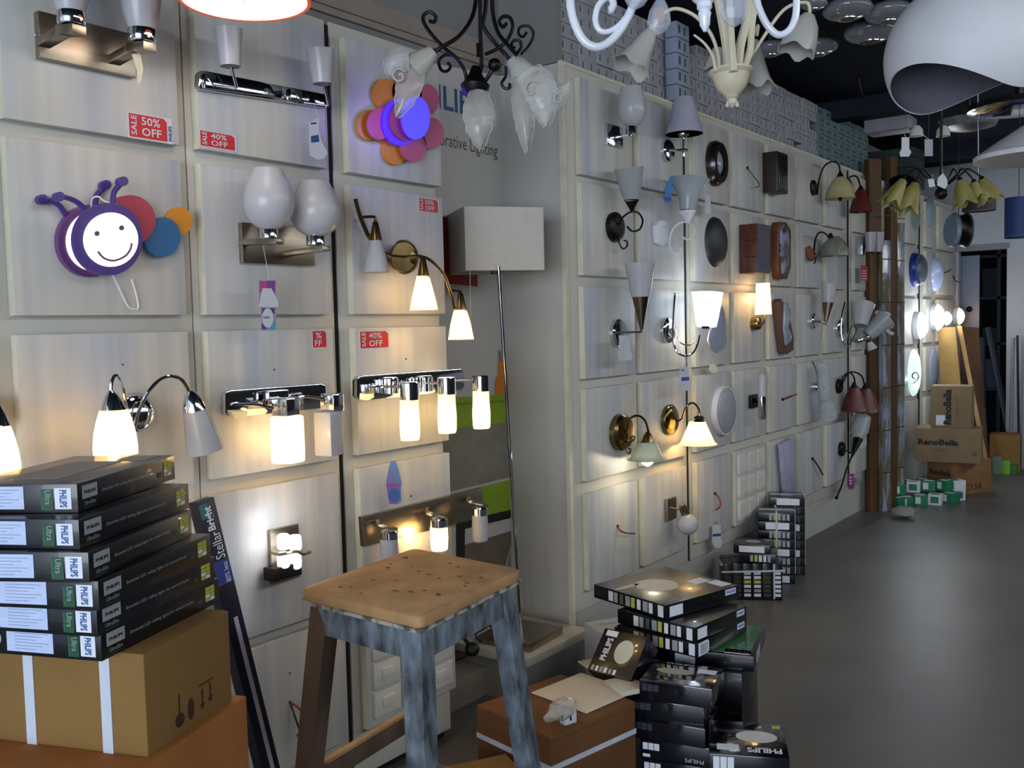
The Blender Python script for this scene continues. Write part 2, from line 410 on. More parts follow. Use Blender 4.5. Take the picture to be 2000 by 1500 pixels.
board('long grey display board of five panel columns on the far wall stretch', 4.532, 7.14, .24, 2.612,
      [(4.56, 4.985), (5.05, 5.49), (5.565, 6.0), (6.055, 6.51), (6.59, 7.03)], BROWS)
board('narrow grey display board beside the tall brown cartons', 7.20, 7.545, .24, 2.612, [(7.235, 7.53)], BROWS)
board('far display board left of the lit round ceiling lamps', 8.0, 9.13, .24, 2.612, [(8.05, 8.52), (8.60, 9.05)], BROWS)
board('farthest display board next to the doorway', 9.25, 10.6, .24, 2.612, [(9.32, 9.64), (9.80, 10.5)], BROWS)
struct('wall_far_left', M().box(-2.6, WX - .052, 3.41, 10.6, 0, 2.612), mat('grey_white_wall', 'b4b4ae', 0.6, var=.03, scale=3), 'pale wall')
struct('trim_4', M().box(WX - .052, WX - .03, 3.40, 10.6, 2.60, 2.62), EDGE, 'top trim')
struct('trim_5', M().box(WX - .053, WX - .036, 4.501, 4.531, .24, 2.6), GAP, 'dark gap')
struct('trim_7', M().box(WX - .053, WX - .036, 7.141, 7.199, .24, 2.6), GAP, 'dark gap')
struct('trim_8', M().box(WX - .053, WX - .036, 9.131, 9.249, .24, 2.6), GAP, 'dark gap')
struct('wall_end_face', M().box(-2.6, WX - .03, 3.395, 3.408, 0.0, 2.615), mat('pale_end_panel', 'bab9b2', .55, var=.03, scale=2), 'pale end panel')
struct('trim_6', M().box(WX - .045, WX - .026, 3.385, 3.41, 0.02, 2.62), EDGE, 'corner trim')
# ================================================================= white cartons on top of the far wall
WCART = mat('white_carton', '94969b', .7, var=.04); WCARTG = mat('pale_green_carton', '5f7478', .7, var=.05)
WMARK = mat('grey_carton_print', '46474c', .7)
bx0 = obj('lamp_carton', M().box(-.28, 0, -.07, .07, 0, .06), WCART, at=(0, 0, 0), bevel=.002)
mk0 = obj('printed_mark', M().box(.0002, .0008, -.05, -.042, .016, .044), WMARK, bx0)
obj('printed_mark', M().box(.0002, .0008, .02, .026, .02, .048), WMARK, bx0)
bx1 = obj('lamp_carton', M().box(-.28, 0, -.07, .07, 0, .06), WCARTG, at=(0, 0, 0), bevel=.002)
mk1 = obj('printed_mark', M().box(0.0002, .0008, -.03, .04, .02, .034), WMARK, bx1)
first = [True, True]
for i in range(30):
    yy = 3.51 + i * .1445
    g = 1 if yy > 6.55 else 0
    nrow = 6
    for j in range(nrow):
        if not g and random.random() < .02: continue
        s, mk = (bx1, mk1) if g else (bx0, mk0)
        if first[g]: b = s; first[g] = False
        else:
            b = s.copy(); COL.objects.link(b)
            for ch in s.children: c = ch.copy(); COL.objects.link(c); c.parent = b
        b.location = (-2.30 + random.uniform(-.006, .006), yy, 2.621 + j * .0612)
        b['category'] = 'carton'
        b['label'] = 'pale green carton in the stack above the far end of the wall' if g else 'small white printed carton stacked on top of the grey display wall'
        b['group'] = 'pale green cartons on the wall top' if g else 'white cartons on the wall top'
# nearer column of larger cartons on the wall top
for j in range(5):
    b = obj('lamp_carton', M().box(-2.283, -2.22, 4.36, 4.5, 2.621 + j * .078, 2.695 + j * .078), mat('bluish_white_carton', '8d95a8', .6), bevel=.002)
    obj('printed_mark', M().box(-2.2195, -2.219, 4.38, 4.40, 2.64 + j * .078, 2.68 + j * .078).box(-2.2195, -2.219, 4.44, 4.455, 2.64 + j * .078, 2.68 + j * .078), WMARK, b)
    tag(b, 'bluish carton of the slim column standing forward on the wall top, ' + ['lowest', 'second from below', 'middle', 'second from the top', 'topmost'][j], 'carton', 'slim carton column on the wall top')
# ================================================================= recess: printed wall picture, lettering
def rw(px, py): return W(px, py, 0, -2.598)
def wall_poly(name, pts, ma, parent, lift):
    return obj(name, M().prism([rw(*p) + Vector((lift, 0, 0)) for p in pts], Vector((.0008, 0, 0))), ma, parent)
post = wall_poly('wall_picture', [(815, 118), (996, 152), (1001, 330), (1004, 700), (1003, 940), (1003, 1050), (990, 1100), (960, 1250), (820, 1250)],
                 mat('printed_pale_grey', 'bab8b4', .5, var=.03, scale=3), None, 0.0)
tag(post, 'printed room picture on the recess wall with lime green shelves', 'picture')
wall_poly('printed_dim_area', [(830, 838), (1003, 818), (1003, 930), (860, 965), (820, 1110), (820, 838)], mat('printed_taupe', '847f70', .5), post, .001)
LIME = mat('printed_lime_green', '86a423', .5, var=.03); LIMD = mat('printed_dark_lime', '6f8c1c', .5)
wall_poly('printed_shelf', [(850, 778), (1003, 770), (1003, 822), (850, 842)], LIME, post, .002)
wall_poly('printed_shelf_edge', [(850, 790), (1003, 780), (1003, 784), (850, 794)], LIMD, post, .003)
wall_poly('printed_shelf', [(880, 965), (1003, 935), (1003, 998), (880, 1030)], LIME, post, .002)
wall_poly('printed_table', [(890, 1020), (1003, 994), (1003, 1010), (907, 1033), (905, 1150), (891, 1150)], mat('printed_black', '17191a', .5), post, .003)
wall_poly('printed_floor', [(907, 1064), (1001, 1036), (999, 1060), (985, 1110), (975, 1200), (907, 1200)], mat('printed_tile_brown', '6a5f50', .5), post, .0015)
wall_poly('printed_vase', [(966, 771), (966, 745), (972, 730), (971, 706), (984, 704), (985, 730), (988, 745), (988, 770)], mat('printed_orange', 'd27f22', .5), post, .004)
wall_poly('printed_vase', [(986, 770), (989, 740), (991, 706), (996, 706), (999, 740), (1001, 768)], mat('printed_orange_red', 'a8452a', .5), post, .004)
for x in (974, 977, 981, 993): wall_poly('printed_twig', [(x, 706), (x - 2, 684), (x - 1, 684), (x + 1.4, 706)], mat('printed_twig_brown', '7a5a48', .6), post, .004)
wall_poly('printed_red_square', [(858, 423), (930, 431), (932, 560), (862, 553)], mat('printed_red', '8d1c1f', .5, var=.03), post, .002)
ROYAL = mat('brand_blue', '174c82', .45)
def rz(px, py): return rw(px, py)
a, b = rw(796, 190), rw(936, 214)
zt, zb = rw(868, 167).z, rw(868, 215).z
sg = text('PHILIPS', (-2.6, a.y, zb), (0, b.y - a.y, 0), (0, 0, zt - zb), ROYAL, None, 'wall_lettering', bold=.02, lift=.003)
tag(sg, 'large blue capital letters on the recess wall behind the black chandelier', 'lettering')
a, b = rw(826, 270), rw(971, 290)
zt, zb = rw(940, 276).z, rw(940, 308).z
sg = text('Decorative Lighting', (-2.6, a.y, zb), (0, b.y - a.y, 0), (0, 0, zt - zb), mat('grey_lettering', '3d3c3c', .5), None, 'wall_lettering', lift=.003)
tag(sg, 'thin dark grey line of lettering below the large blue letters', 'lettering')
# platform in the recess
pl = obj('display_platform', M().box(-2.585, -2.17, 2.93, 3.38, .165, .20), mat('scuffed_white_paint', 'c4beb0', .5, var=.06, scale=9, bump=.1), bevel=.004)
obj('platform_base', M().box(-2.585, -2.19, 2.95, 3.38, 0.0, .165), mat('pale_platform_side', '8f8c86', .6), pl)
obj('lower_step', M().box(-2.585, -2.40, 2.70, 2.95, 0.0, .12), mat('dusty_laminate', '8a8074', .5), pl, bevel=.004)
tag(pl, 'low white display platform in the recess under the floor lamp', 'platform')
# ================================================================= lamps on the near boards
def sale(label, a, b, pct, cut=False, brand=False, partial=None):
    # printed card stuck on a panel: a = top left pixel, b = bottom right pixel
    p, q = W(*a, .001), W(*b, .001)
    y0, y1, z0, z1 = p.y, q.y, q.z, p.z
    o = obj('sale_sign', M().box(WX + .0003, WX + .0016, y0, y1, z0, z1), PAPER); tag(o, label, 'sale sign', 'red sale signs')
    w, h = y1 - y0, z1 - z0; x = WX + .0016
    r1 = .88 if brand else .94
    pts = [(.03, .06), (r1, .06), (r1, .82), (r1 - .08, .95), (.03, .95)]
    obj('red_field', M().prism([(x + .0002, y0 + w * u, z0 + h * v) for u, v in pts], (.0004, 0, 0)), RED, o)
    def tx(s, u0, v0, u1, v1, ma=PAPER, rot=False, bold=.015):
        P = Vector((x + .0007, y0 + w * u0, z0 + h * v0)); U = Vector((0, w * (u1 - u0), 0)); V = Vector((0, 0, h * (v1 - v0)))
        if rot: P, U, V = P + U, V, -U
        text(s, P, U, V, ma, o, bold=bold)
    if partial:
        tx('%', .2, .55, .62, .88); tx('FF', .15, .14, .62, .46)
    else:
        s = .12 if not brand else 0
        tx('SALE', .07, .14, .19, .9, rot=True)
        tx(pct, .3, .56, .72, .88); tx('OFF', .3, .15, .74, .47)
    if brand: tx('PHILIPS', .91, .1, .985, .7, BLUEI, rot=True, bold=.03)
    return o
sale('wide 50% OFF card under the square nickel twin lamp at top left', (248, 217), (337, 282), '50%', brand=True)
sale('40% OFF card below the long chrome twin lamp, left of the hanging tag', (388, 252), (463, 297), '40%')
sale('small 50% OFF card above the three-shade brass lamp', (817, 385), (858, 418), '50%')
sale('40% OFF card above the lit three-cylinder chrome lamp', (701, 646), (762, 680), '40%')
sale('half hidden sale card reading FF above the cube glass lamp', (609, 645), (639, 680), '50%', partial=True)
LABT = 'lamp swing tag'
def swing_tag(label, t, outline, ma, string, k=.11, extra=None, group='paper lamp tags'):
    """flat paper tag hanging on a thread: outline in pixels"""
    cx = sum(p[0] for p in outline) / len(outline); cy = min(p[1] for p in outline)
    X = t.X; tt = T('price_tag', label, 'paper tag', cx, cy, X=X, d=t.d, k=k, group=group)
    tt.poly('tag_card', ma, outline, k, k + .0012)
    if string: tt.tube('thread', PAPER, [(*string[:2], string[2] if len(string) > 2 else k), (cx, cy, k)], .5, seg=4)
    if extra: extra(tt, k + .0012)
    return tt
def glow(t, px, py, k, p, col=(1, .65, .27)): return t.light(px, py, k, p, col)

# --- twin nickel lamp, top left
t = T('wall_lamp', 'square-plated nickel twin wall lamp at top left, glasses cut by the photo edge', 'wall lamp', 170, 90)
t.slab('back_plate', NICKEL, (74, 20), (266, 152), 0, .022, bevel=.002)
t.ball('plate_screw', CHROME, 70, 68, .012, 3)
for cx, cy, s in ((139, 36, 1), (277, 70, 1)):
    t.bar('arm', NICKEL, (cx - 58, cy + 50, .015), (cx - 14, cy + 26, .10), 26, 16)
    t.bar('arm_end', NICKEL, (cx - 18, cy + 25, .09), (cx + 16, cy + 22, .155), 30, 18)
    t.rev('collar', CHROME, (cx, cy - 12), (cx, cy + 14), .12, [(0, 26), (.05, 27), (.9, 27), (1, 25)])
    t.cup('glass_shade', OPAL, (cx, cy - 8), (cx, cy - 110), .12, [(0, 24), (.3, 34), (.6, 39), (1, 41)])
swing_tag('narrow cream paper strip hanging from the nickel twin lamp', t, [(258, 106), (274, 104), (280, 135), (276, 158), (268, 166), (268, 140)], mat('cream_paper', 'cfc8b2', .7), (262, 96), .13)

# --- chrome long twin lamp, second column top
t = T('wall_lamp', 'long chrome twin wall lamp with two small white cones, above the 40% card', 'wall lamp', 510, 172)
t.poly('back_plate', CHROME, [(388, 145), (392, 138), (400, 138), (636, 184), (640, 190), (640, 206), (636, 210), (392, 174), (388, 168)], 0, .02, bevel=.002)
t.poly('raised_rail', mat('dark_chrome', '8d8f92', .06, 1.0), [(402, 142), (552, 168), (552, 192), (402, 172)], .02, .035, bevel=.003)
t.poly('raised_rail', MATS['dark_chrome'], [(568, 172), (634, 184), (634, 206), (568, 194)], .02, .03, bevel=.002)
for cx, y0, y1, rt, rb in ((444, 57, 130, 27, 20), (624, 98, 164, 28, 19)):
    t.cup('glass_shade', OPAL, (cx + 6, y1), (cx + 2, y0), .10, [(0, .5), (.0, rb), (.1, rb + .8), (1, rt)], vert=False)
    t.tube('stem', CHROME, [(cx + 8, y1, .10), (cx + 18, y1 + 42, .09)], 3.2)
    t.tube('stem_bracket', CHROME, [(cx + 18, y1 + 42, .09), (cx - 30, y1 + 36, .03)], 2)
def bluebox(tt, k):
    tt.poly('printed_field', BLUEI, [(607, 266), (622, 263), (624, 277), (608, 279)], k, k + .0004)
    tt.poly('printed_line', INK, [(607, 240), (618, 239), (618, 242), (607, 243)], k, k + .0004)
swing_tag('white swing tag with blue field hanging from the long chrome twin lamp', t,
          [(605, 239), (623, 230), (622, 252), (628, 276), (638, 294), (640, 300), (632, 310), (620, 312), (606, 304), (605, 262)], PAPER, (612, 198, .02), .05, bluebox)

# --- smiling caterpillar lamp
PURP = mat('purple_acrylic', '48327f', .35, var=.03); PURD = mat('violet_acrylic', '6a4378', .35)
t = T('kids_wall_lamp', 'lit smiling caterpillar lamp with purple rings and a red, blue and orange tail', 'kids wall lamp', 200, 468)
t.disc('tail_disc', mat('orange_acrylic', 'd98f1c', .4), 350, 432, 26, 28, 0, .012)
t.disc('tail_disc', mat('blue_acrylic', '2b679a', .4), 317, 463, 36, 39, .004, .022)
t.disc('tail_disc', mat('crimson_acrylic', 'b03a50', .4), 254, 430, 50, 49, .008, .034)
t.disc('back_plate', PURD, 179, 470, 66, 71, 0, .018)
FACE = mat('lit_white_acrylic', 'fff8ee', .4, emit=1.2, ecol='fff1da')
t.disc('back_light_panel', FACE, 184, 471, 54, 58, .018, .022)
for pts, b, k in (([(128, 420, .01), (116, 402, .01), (100, 392, .01), (90, 389, .01)], (84, 389), .01), ([(186, 402, .01), (189, 382, .01), (205, 364, .01)], (208, 361), .01),
               ([(165, 408, .06), (152, 396, .06), (136, 388, .06), (124, 385, .06)], (117, 384), .06), ([(220, 398, .06), (223, 375, .06), (238, 357, .06)], (241, 354), .06)):
    t.tube('antenna', PURP, pts, 5.5)
    t.disc('antenna_ball', PURP, b[0], b[1], 10, 9.5, k - .008, k + .008)
t.disc('face_ring', PURP, 212, 467, 67, 71, .05, .066)
t.disc('face_panel', FACE, 217, 468, 53, 53, .066, .070)
for x, y in ((190, 456), (238, 445)): t.disc('eye', PURD, x, y, 4.6, 5, .070, .073)
t.tube('mouth', PURD, [(191, 491, .071), (203, 504, .071), (222, 509, .071), (243, 501, .071), (254, 488, .071), (257, 475, .071)], 2.1)
t.tube('cord', WHITE, [(178, 404, .03), (180, 388, .03), (192, 384, .035), (204, 392, .04), (230, 400, .045), (246, 412, .045)], 1.6)
t.tube('cord', WHITE, [(220, 537, .02), (234, 566, .01), (250, 598, .006), (264, 604, .006), (270, 600, .006), (266, 575, .008), (257, 545, .01)], 1.8)
glow(t, 212, 467, .04, .25, (1, .93, .82))

# --- flower lamp
ORA = mat('orange_petals', 'cf8123', .4); PNK = mat('pink_petals', 'b2476f', .4, var=.03)
t = T('kids_wall_lamp', 'flower shaped lamp with orange and pink petals and a violet lit centre', 'kids wall lamp', 785, 237)
for c in ((752, 183), (722, 244), (773, 292), (790, 178)): t.disc('petal', ORA, *c, 24, 30, .004, .014)
t.disc('back_disc', ORA, 765, 238, 34, 46, .002, .013)
for c in ((742, 242), (833, 195), (842, 260), (808, 285), (800, 176)): t.disc('petal', PNK, *c, 25, 31, .022, .030)
VIO = mat('violet_light', '2a12e8', .4, emit=1.6, ecol='3a10ff')
t.disc('violet_ring', VIO, 784, 238, 38, 46, .030, .036)
t.disc('flower_disc', mat('deep_pink', '8f2f50', .4), 797, 234, 36, 42, .036, .042)
t.disc('light_centre', mat('violet_blue_light', '3a36ff', .4, emit=1.7, ecol='3a30ff'), 813, 230, 27, 42, .050, .058)
glow(t, 790, 235, .13, .6, (.25, .12, 1))

# --- twin globes
t = T('wall_lamp', 'nickel twin wall lamp with two large round opal glasses', 'wall lamp', 545, 470)
t.slab('back_plate', NICKEL, (472, 434), (615, 520), 0, .018, bevel=.002)
t.ball('plate_screw', CHROME, 466, 473, .01, 3)
for cx, cy, s, dx in ((521, 455, 1, 0), (612, 468, .9, 0)):
    t.bar('arm', NICKEL, (cx - 48, cy + 19 + 8 * (cx > 600), .015), (cx + 26, cy + 17, .155), 22, 10)
    t.rev('collar', CHROME, (cx + 4, cy - 8), (cx + 4, cy + 12), .13, [(0, 17), (.1, 18), (.9, 18), (1, 16)])
    t.rev('glass_shade', OPAL, (cx + 6, cy - 6), (cx + 6, cy - 124 * s), .13, [(0, 14), (.04, 24), (.12, 36), (.25, 45), (.4, 49.5), (.55, 49), (.7, 44), (.85, 36), (.95, 31), (1, 28)], closed=True)
def colorful(tt, k):
    for i, (c, x0, y0, x1, y1) in enumerate((('b0487e', 507, 549, 521, 571), ('7c3f96', 521, 549, 537, 571), ('5a2f73', 512, 602, 536, 612), ('c04a5a', 512, 612, 520, 625), ('3aa6c0', 528, 630, 537, 643), ('5f3a86', 511, 632, 521, 643))):
        tt.poly('printed_colour', mat('tag_colour_%s' % c, c, .5), [(x0, y0), (x1, y0), (x1, y1), (x0, y1)], k, k + .0004)
    tt.disc('printed_oval', PAPER, 523, 621, 11, 19, k + .0004, k + .0008)
    tt.poly('printed_lampshade', PAPER, [(513, 563), (530, 563), (545, 592), (544, 600), (506, 600), (507, 590)], k + .0004, k + .001)
    p = tt.P(514, 622, k + .0012); text('PHILIPS', p, Vector((0, 15 * mpp(p), 0)), Vector((0, 0, 4 * mpp(p))), BLUEI, tt.o, bold=.02)
swing_tag('colourful paper tag with a white lampshade print below the twin globe lamp', t, [(505, 548), (539, 547), (539, 582), (547, 592), (546, 600), (540, 602), (539, 645), (511, 646), (510, 603), (506, 600), (506, 580)],
          mat('magenta_tag_paper', '9d8fae', .6), (514, 480), .1, colorful)

# --- brass three arm lamp
t = T('wall_lamp', 'antique brass wall lamp with three conical shades, two of them lit', 'wall lamp', 788, 502)
t.rev('back_plate', BRASS, (788, 502), (798, 500), (0, .03), [(0, 34), (.3, 33), (.8, 25), (1, 12), (1.0, .5)], vert=False, closed=True)
t.disc('plate_rosette', BRASS, 789, 502, 24, 29, .02, .032)
t.tube('curved_arm', BRASS, [(764, 500, .05), (790, 502, .07), (815, 500, .11), (840, 508, .13), (866, 535, .14), (880, 572, .15), (887, 602, .15)], 3.2)
t.tube('curved_arm', BRASS, [(764, 502, .05), (742, 488, .03), (722, 465, .03), (710, 440, .03), (700, 412, .03), (694, 388, .03)], 4.2)
for hx, hy, k, lit in ((826, 505, .12, 1), (733, 432, .05, 0), (899, 571, .15, 1)):
    t.rev('socket_cone', BRASS, (hx, hy), (hx, hy + 38), k, [(0, 3.5), (.1, 6), (1, 12.5), (1, 10)])
    if hx == 826: t.tube('joint', BRASS, [(815, 500, .11), (826, 506, .12)], 3)
    if hx == 733: t.tube('joint', BRASS, [(708, 424, .03), (732, 424, .05), (732, 434, .05)], 3)
    if hx == 899: t.tube('joint', BRASS, [(880, 567, .15), (898, 569, .15), (899, 573, .15)], 2.6)
    y0 = hy + (34 if hx != 733 else 38); L = {826: 66, 733: 62, 899: 58}[hx]; R = {826: 27.5, 733: 25, 899: 25.5}[hx]
    t.cup('glass_shade', LITW if lit else OPAL, (hx, y0), (hx, y0 + L), k, [(0, 12.5), (.2, 15.5), (.45, 19.5), (.75, R - 3), (1, R)])
    if lit: glow(t, hx, y0 + L * .55, k, 1.9)

# --- chrome gooseneck twin lamp
t = T('wall_lamp', 'chrome wall lamp with two gooseneck arms, left glass lit and right glass off', 'wall lamp', 262, 806)
t.rev('back_plate', CHROME, (262, 806), (272, 802), (0, .03), [(0, 39), (.4, 38), (.8, 30), (1, 17), (1, .5)], vert=False)
t.tube('gooseneck', CHROME, [(268, 842, .05), (258, 830, .06), (247, 795, .09), (240, 760, .12), (230, 736, .15), (222, 736, .15), (217, 750, .15), (217, 765, .15)], 3.4)
t.tube('gooseneck', CHROME, [(262, 838, .05), (272, 800, .06), (290, 765, .08), (312, 742, .09), (335, 735, .1), (355, 742, .1), (368, 762, .1), (372, 775, .1)], 3.6)
t.rev('socket_cap', CHROME, (216, 762), (222, 802), .15, [(0, 4), (.25, 13), (.6, 20), (1, 25.5), (1, 22)], vert=False)
t.cup('glass_shade', LITW, (222, 800), (222, 888), .15, [(0, 26), (.25, 33), (.55, 39), (.85, 41.5), (1, 41)])
glow(t, 222, 852, .15, 1.9)
t.rev('socket_cap', CHROME, (371, 762), (381, 800), .1, [(0, 4), (.3, 14), (.65, 20), (1, 23), (1, 20)], vert=False)
t.cup('glass_shade', OPAL, (380, 797), (402, 880), .1, [(0, 22), (.3, 27), (.7, 33), (1, 36)], vert=False)
# --- lamp at left edge
t = T('wall_lamp', 'lit warm glass shade of a chrome lamp cut off by the left photo edge', 'wall lamp', -30, 800)
t.rev('back_plate', CHROME, (-35, 806), (-25, 803), (0, .03), [(0, 36), (.8, 28), (1, 15), (1, .5)], vert=False)
t.tube('gooseneck', CHROME, [(-30, 830, .05), (-40, 780, .1), (-25, 745, .14), (-8, 752, .15), (-3, 785, .15)], 3.4)
t.rev('socket_cap', CHROME, (-4, 790), (-4, 832), .15, [(0, 4), (.4, 13), (1, 22), (1, 18)])
t.cup('glass_shade', LITW, (-4, 830), (-4, 925), .15, [(0, 21), (.25, 28), (.55, 34), (.85, 37), (1, 36)])
glow(t, -4, 880, .15, 2.0)
# small nail marks
# --- cube glass chrome lamp
t = T('wall_lamp', 'chrome plate lamp with cube glasses, the left cube lit', 'wall lamp', 538, 785)
t.poly('back_plate', CHROME, [(440, 770), (444, 764), (452, 762), (628, 749), (636, 752), (638, 760), (638, 790), (632, 797), (460, 815), (445, 812), (440, 806)], 0, .02, bevel=.003)
t.poly('glass_end', mat('pale_yellow_glass', 'd8cf9a', .3, emit=.25), [(453, 804), (484, 803), (484, 810), (478, 816), (458, 818)], .022, .035)
t.tube('cross_bar', CHROME, [(458, 790, .03), (500, 790, .07), (535, 797, .10)], 3)
t.tube('cross_bar', CHROME, [(560, 780, .03), (598, 775, .07), (640, 781, .10)], 3)
t.slab('rear_cap', CHROME, (525, 764), (565, 790), .03, .06, bevel=.003)
def yawbox(t, name, ma, x0, x1, y0, y1, k, yaw, depth, bevel, par=None, taper=1.0):
    c = t.P((x0 + x1) / 2, y0, k); s = mpp(c); h = (y1 - y0) * s; w = (x1 - x0) * s
    a = math.radians(yaw); u = Vector((math.cos(a), math.sin(a), 0)); v = Vector((-math.sin(a), math.cos(a), 0)); d = depth
    ring = lambda z, f: [c + (u * i + v * j) * (d * f / 2) - Vector((0, 0, z)) for i, j in ((-1, -1), (1, -1), (1, 1), (-1, 1))]
    return obj(name, M().loft([ring(0, 1), ring(h, taper)]), ma, par or t.o, bevel=bevel)
yawbox(t, 'socket_cap', CHROME, 531, 584, 776, 812, .10, 10, .058, .006)
yawbox(t, 'glass_cube', LITW, 528, 592, 812, 904, .10, 10, .07, .008)
glow(t, 560, 865, .10, 2.2)
yawbox(t, 'socket_cap', CHROME, 624, 672, 768, 803, .10, 10, .052, .006)
yawbox(t, 'glass_cube', OPAL, 610, 672, 803, 890, .10, 10, .064, .008)
# --- three cylinders chrome lamp
t = T('wall_lamp', 'chrome plate lamp with three lit cylinder glasses beside the recess', 'wall lamp', 800, 752)
t.poly('back_plate', CHROME, [(697, 742), (702, 735), (712, 733), (900, 720), (906, 724), (908, 732), (908, 754), (902, 762), (715, 782), (702, 780), (697, 774)], 0, .022, bevel=.003)
for cx, y0, y1, yb, k, r in ((799, 746, 781, 860, .13, 19), (872, 737, 770, 846, .13, 18), (939, 733, 764, 837, .14, 17)):
    t.rev('socket_cap', CHROME, (cx, y0), (cx, y1), k, [(0, r - 2), (.06, r), (1, r), (1, r - 2)])
    t.cup('glass_shade', LITW, (cx, y1 - 1), (cx, yb), k, [(0, r - 1), (.3, r - .5), (.6, r + .6), (.92, r + .2), (1, r - 2)])
    t.rev('glass_bottom', LITW, (cx, yb - 2), (cx, yb), k, [(0, r - 2), (1, r - 3)])
    glow(t, cx, (y1 + yb) / 2 + 8, k, 1.9, (1, .74, .33))
for a, b in (((742, 755), (790, 756)), ((815, 748), (860, 748)), ((885, 743), (930, 742))):
    t.tube('cross_bar', CHROME, [(*a, .03), (*b, .12)], 2.6)
for cx, y0, y1 in ((762, 737, 768), (830, 734, 764)):
    t.rev('wall_socket', CHROME, (cx, y0), (cx, y1), .045, [(0, 13), (.1, 16), (1, 16), (1, 14)])
# --- glass block lamp
t = T('wall_lamp', 'small square lamp of lit glass blocks with a wavy metal band', 'wall lamp', 565, 1085)
t.slab('back_plate', NICKEL, (528, 1036), (587, 1126), 0, .014, bevel=.002)
GB = lit_glass('lit_glass_block', 'f2f4ff', 1.0)
for cx, cy in ((553, 1058), (576, 1060), (553, 1094), (576, 1096)):
    s = t.rev('glass_block', GB, (cx, cy - 15), (cx, cy + 15), .05, [(0, 9), (.1, 12), (.5, 12.6), (.9, 12), (1, 9)])
t.tube('metal_wave', NICKEL, [(533, 1080, .02), (545, 1083, .06), (562, 1080, .085), (580, 1077, .09), (592, 1082, .085), (606, 1078, .07)], 3.2)
t.slab('base_bracket', BRONZE, (534, 1112), (590, 1122), .014, .06, bevel=.002)
glow(t, 568, 1076, .10, .5, (.95, .96, 1)); glow(t, 566, 1020, .10, .5, (.95, .96, 1))
# --- long nickel plate, three cylinders
t = T('wall_lamp', 'long brushed nickel bar lamp with three hanging cylinders above the stool, middle one lit', 'wall lamp', 820, 1010)
t.poly('back_plate', NICKEL, [(708, 1010), (942, 953), (945, 1010), (712, 1068)], 0, .02, bevel=.001)
for cx, y0, yb, k, r, lit in ((760, 1036, 1110, .09, 18, 0), (857, 1012, 1075, .09, 17, 1), (937, 990, 1058, .1, 15.5, 0)):
    t.tube('arm', NICKEL, [(cx - 22, y0 - 6 - 12, .02), (cx - 20, y0 - 10, .06), (cx + 16, y0 - 2, .1)], 4)
    t.rev('socket_cap', CHROME, (cx, y0), (cx, y0 + 18), k, [(0, r - 3), (.15, r), (1, r), (1, r - 2)])
    t.cup('glass_shade', LITW if lit else OPAL, (cx, y0 + 16), (cx, yb), k, [(0, r), (.5, r + .5), (.95, r - .5), (1, r - 3)])
    t.rev('glass_bottom', LITW if lit else OPAL, (cx, yb - 3), (cx, yb), k, [(0, r - 2), (1, r - 4)])
    if lit: glow(t, cx, 1052, k, 2.2, (1, .68, .32)); glow(t, cx - 30, 1050, .06, .8, (1, .62, .28))
def bluelamp(tt, k):
    tt.poly('printed_band', mat('pink_violet_print', '9a5fa0', .5), [(756, 946), (784, 944), (783, 951), (757, 953)], k, k + .0005)
    tt.disc('printed_bulb', mat('soft_blue_print', '4a6cb0', .5), 770, 967, 11, 14, k, k + .0005)
    tt.poly('printed_foot', MATS['pink_violet_print'], [(764, 981), (778, 980), (776, 985), (762, 984)], k, k + .0006)
swing_tag('blue lampshade shaped tag hanging below the lit three-cylinder lamp', t, [(765, 900), (772, 900), (777, 912), (785, 944), (783, 948), (784, 980), (776, 985), (760, 984), (754, 945), (760, 912)],
          mat('tag_blue', '4f8fc8', .5, col2='8a6ab0'), (769, 885), .05, bluelamp)
# bare wires on empty panels
def wire(label, pts, ma, k=.0, X=None, r=1.3, pts2=None, ma2=None, d=None):
    p = pts[0]; t = T('bare_wire', label, 'wire', p[0], p[1], X=X, d=d, group='bare wires out of the empty panels')
    t.tube('wire_lead', ma, [(x, y, kk) for x, y, kk in pts], r, seg=6)
    if pts2: t.tube('wire_lead', ma2 or ma, [(x, y, kk) for x, y, kk in pts2], r, seg=6)
    t.disc('drilled_hole', GAP, p[0], p[1], 2.6, 3.2, -.002, .001)
wire('two twisted black wires with a knot on the lowest panel left of the stool', [(567, 1372, 0), (576, 1400, .02), (585, 1425, .03), (590, 1444, .03)], WIREB, r=2,
     pts2=[(567, 1372, 0), (585, 1385, .03), (592, 1405, .03), (586, 1428, .03), (579, 1438, .03)], ma2=WIRER)
def hole(px, py, label):
    t = T('screw_hole', label, 'screw hole', px, py, group='small screw holes in the panels'); t.disc('hole_mark', GAP, px, py, 1.5, 1.7, -.003, .0006)
hole(240, 712, 'tiny screw hole above the gooseneck chrome lamp'); hole(536, 722, 'tiny screw hole above the cube glass lamp'); hole(793, 701, 'tiny screw hole above the lit three-cylinder lamp')
hole(547, 1032, 'tiny screw hole above the glass block lamp'); hole(566, 1315, 'tiny screw hole low on the board left of the stool'); hole(803, 969, 'tiny screw hole right of the blue lampshade tag')
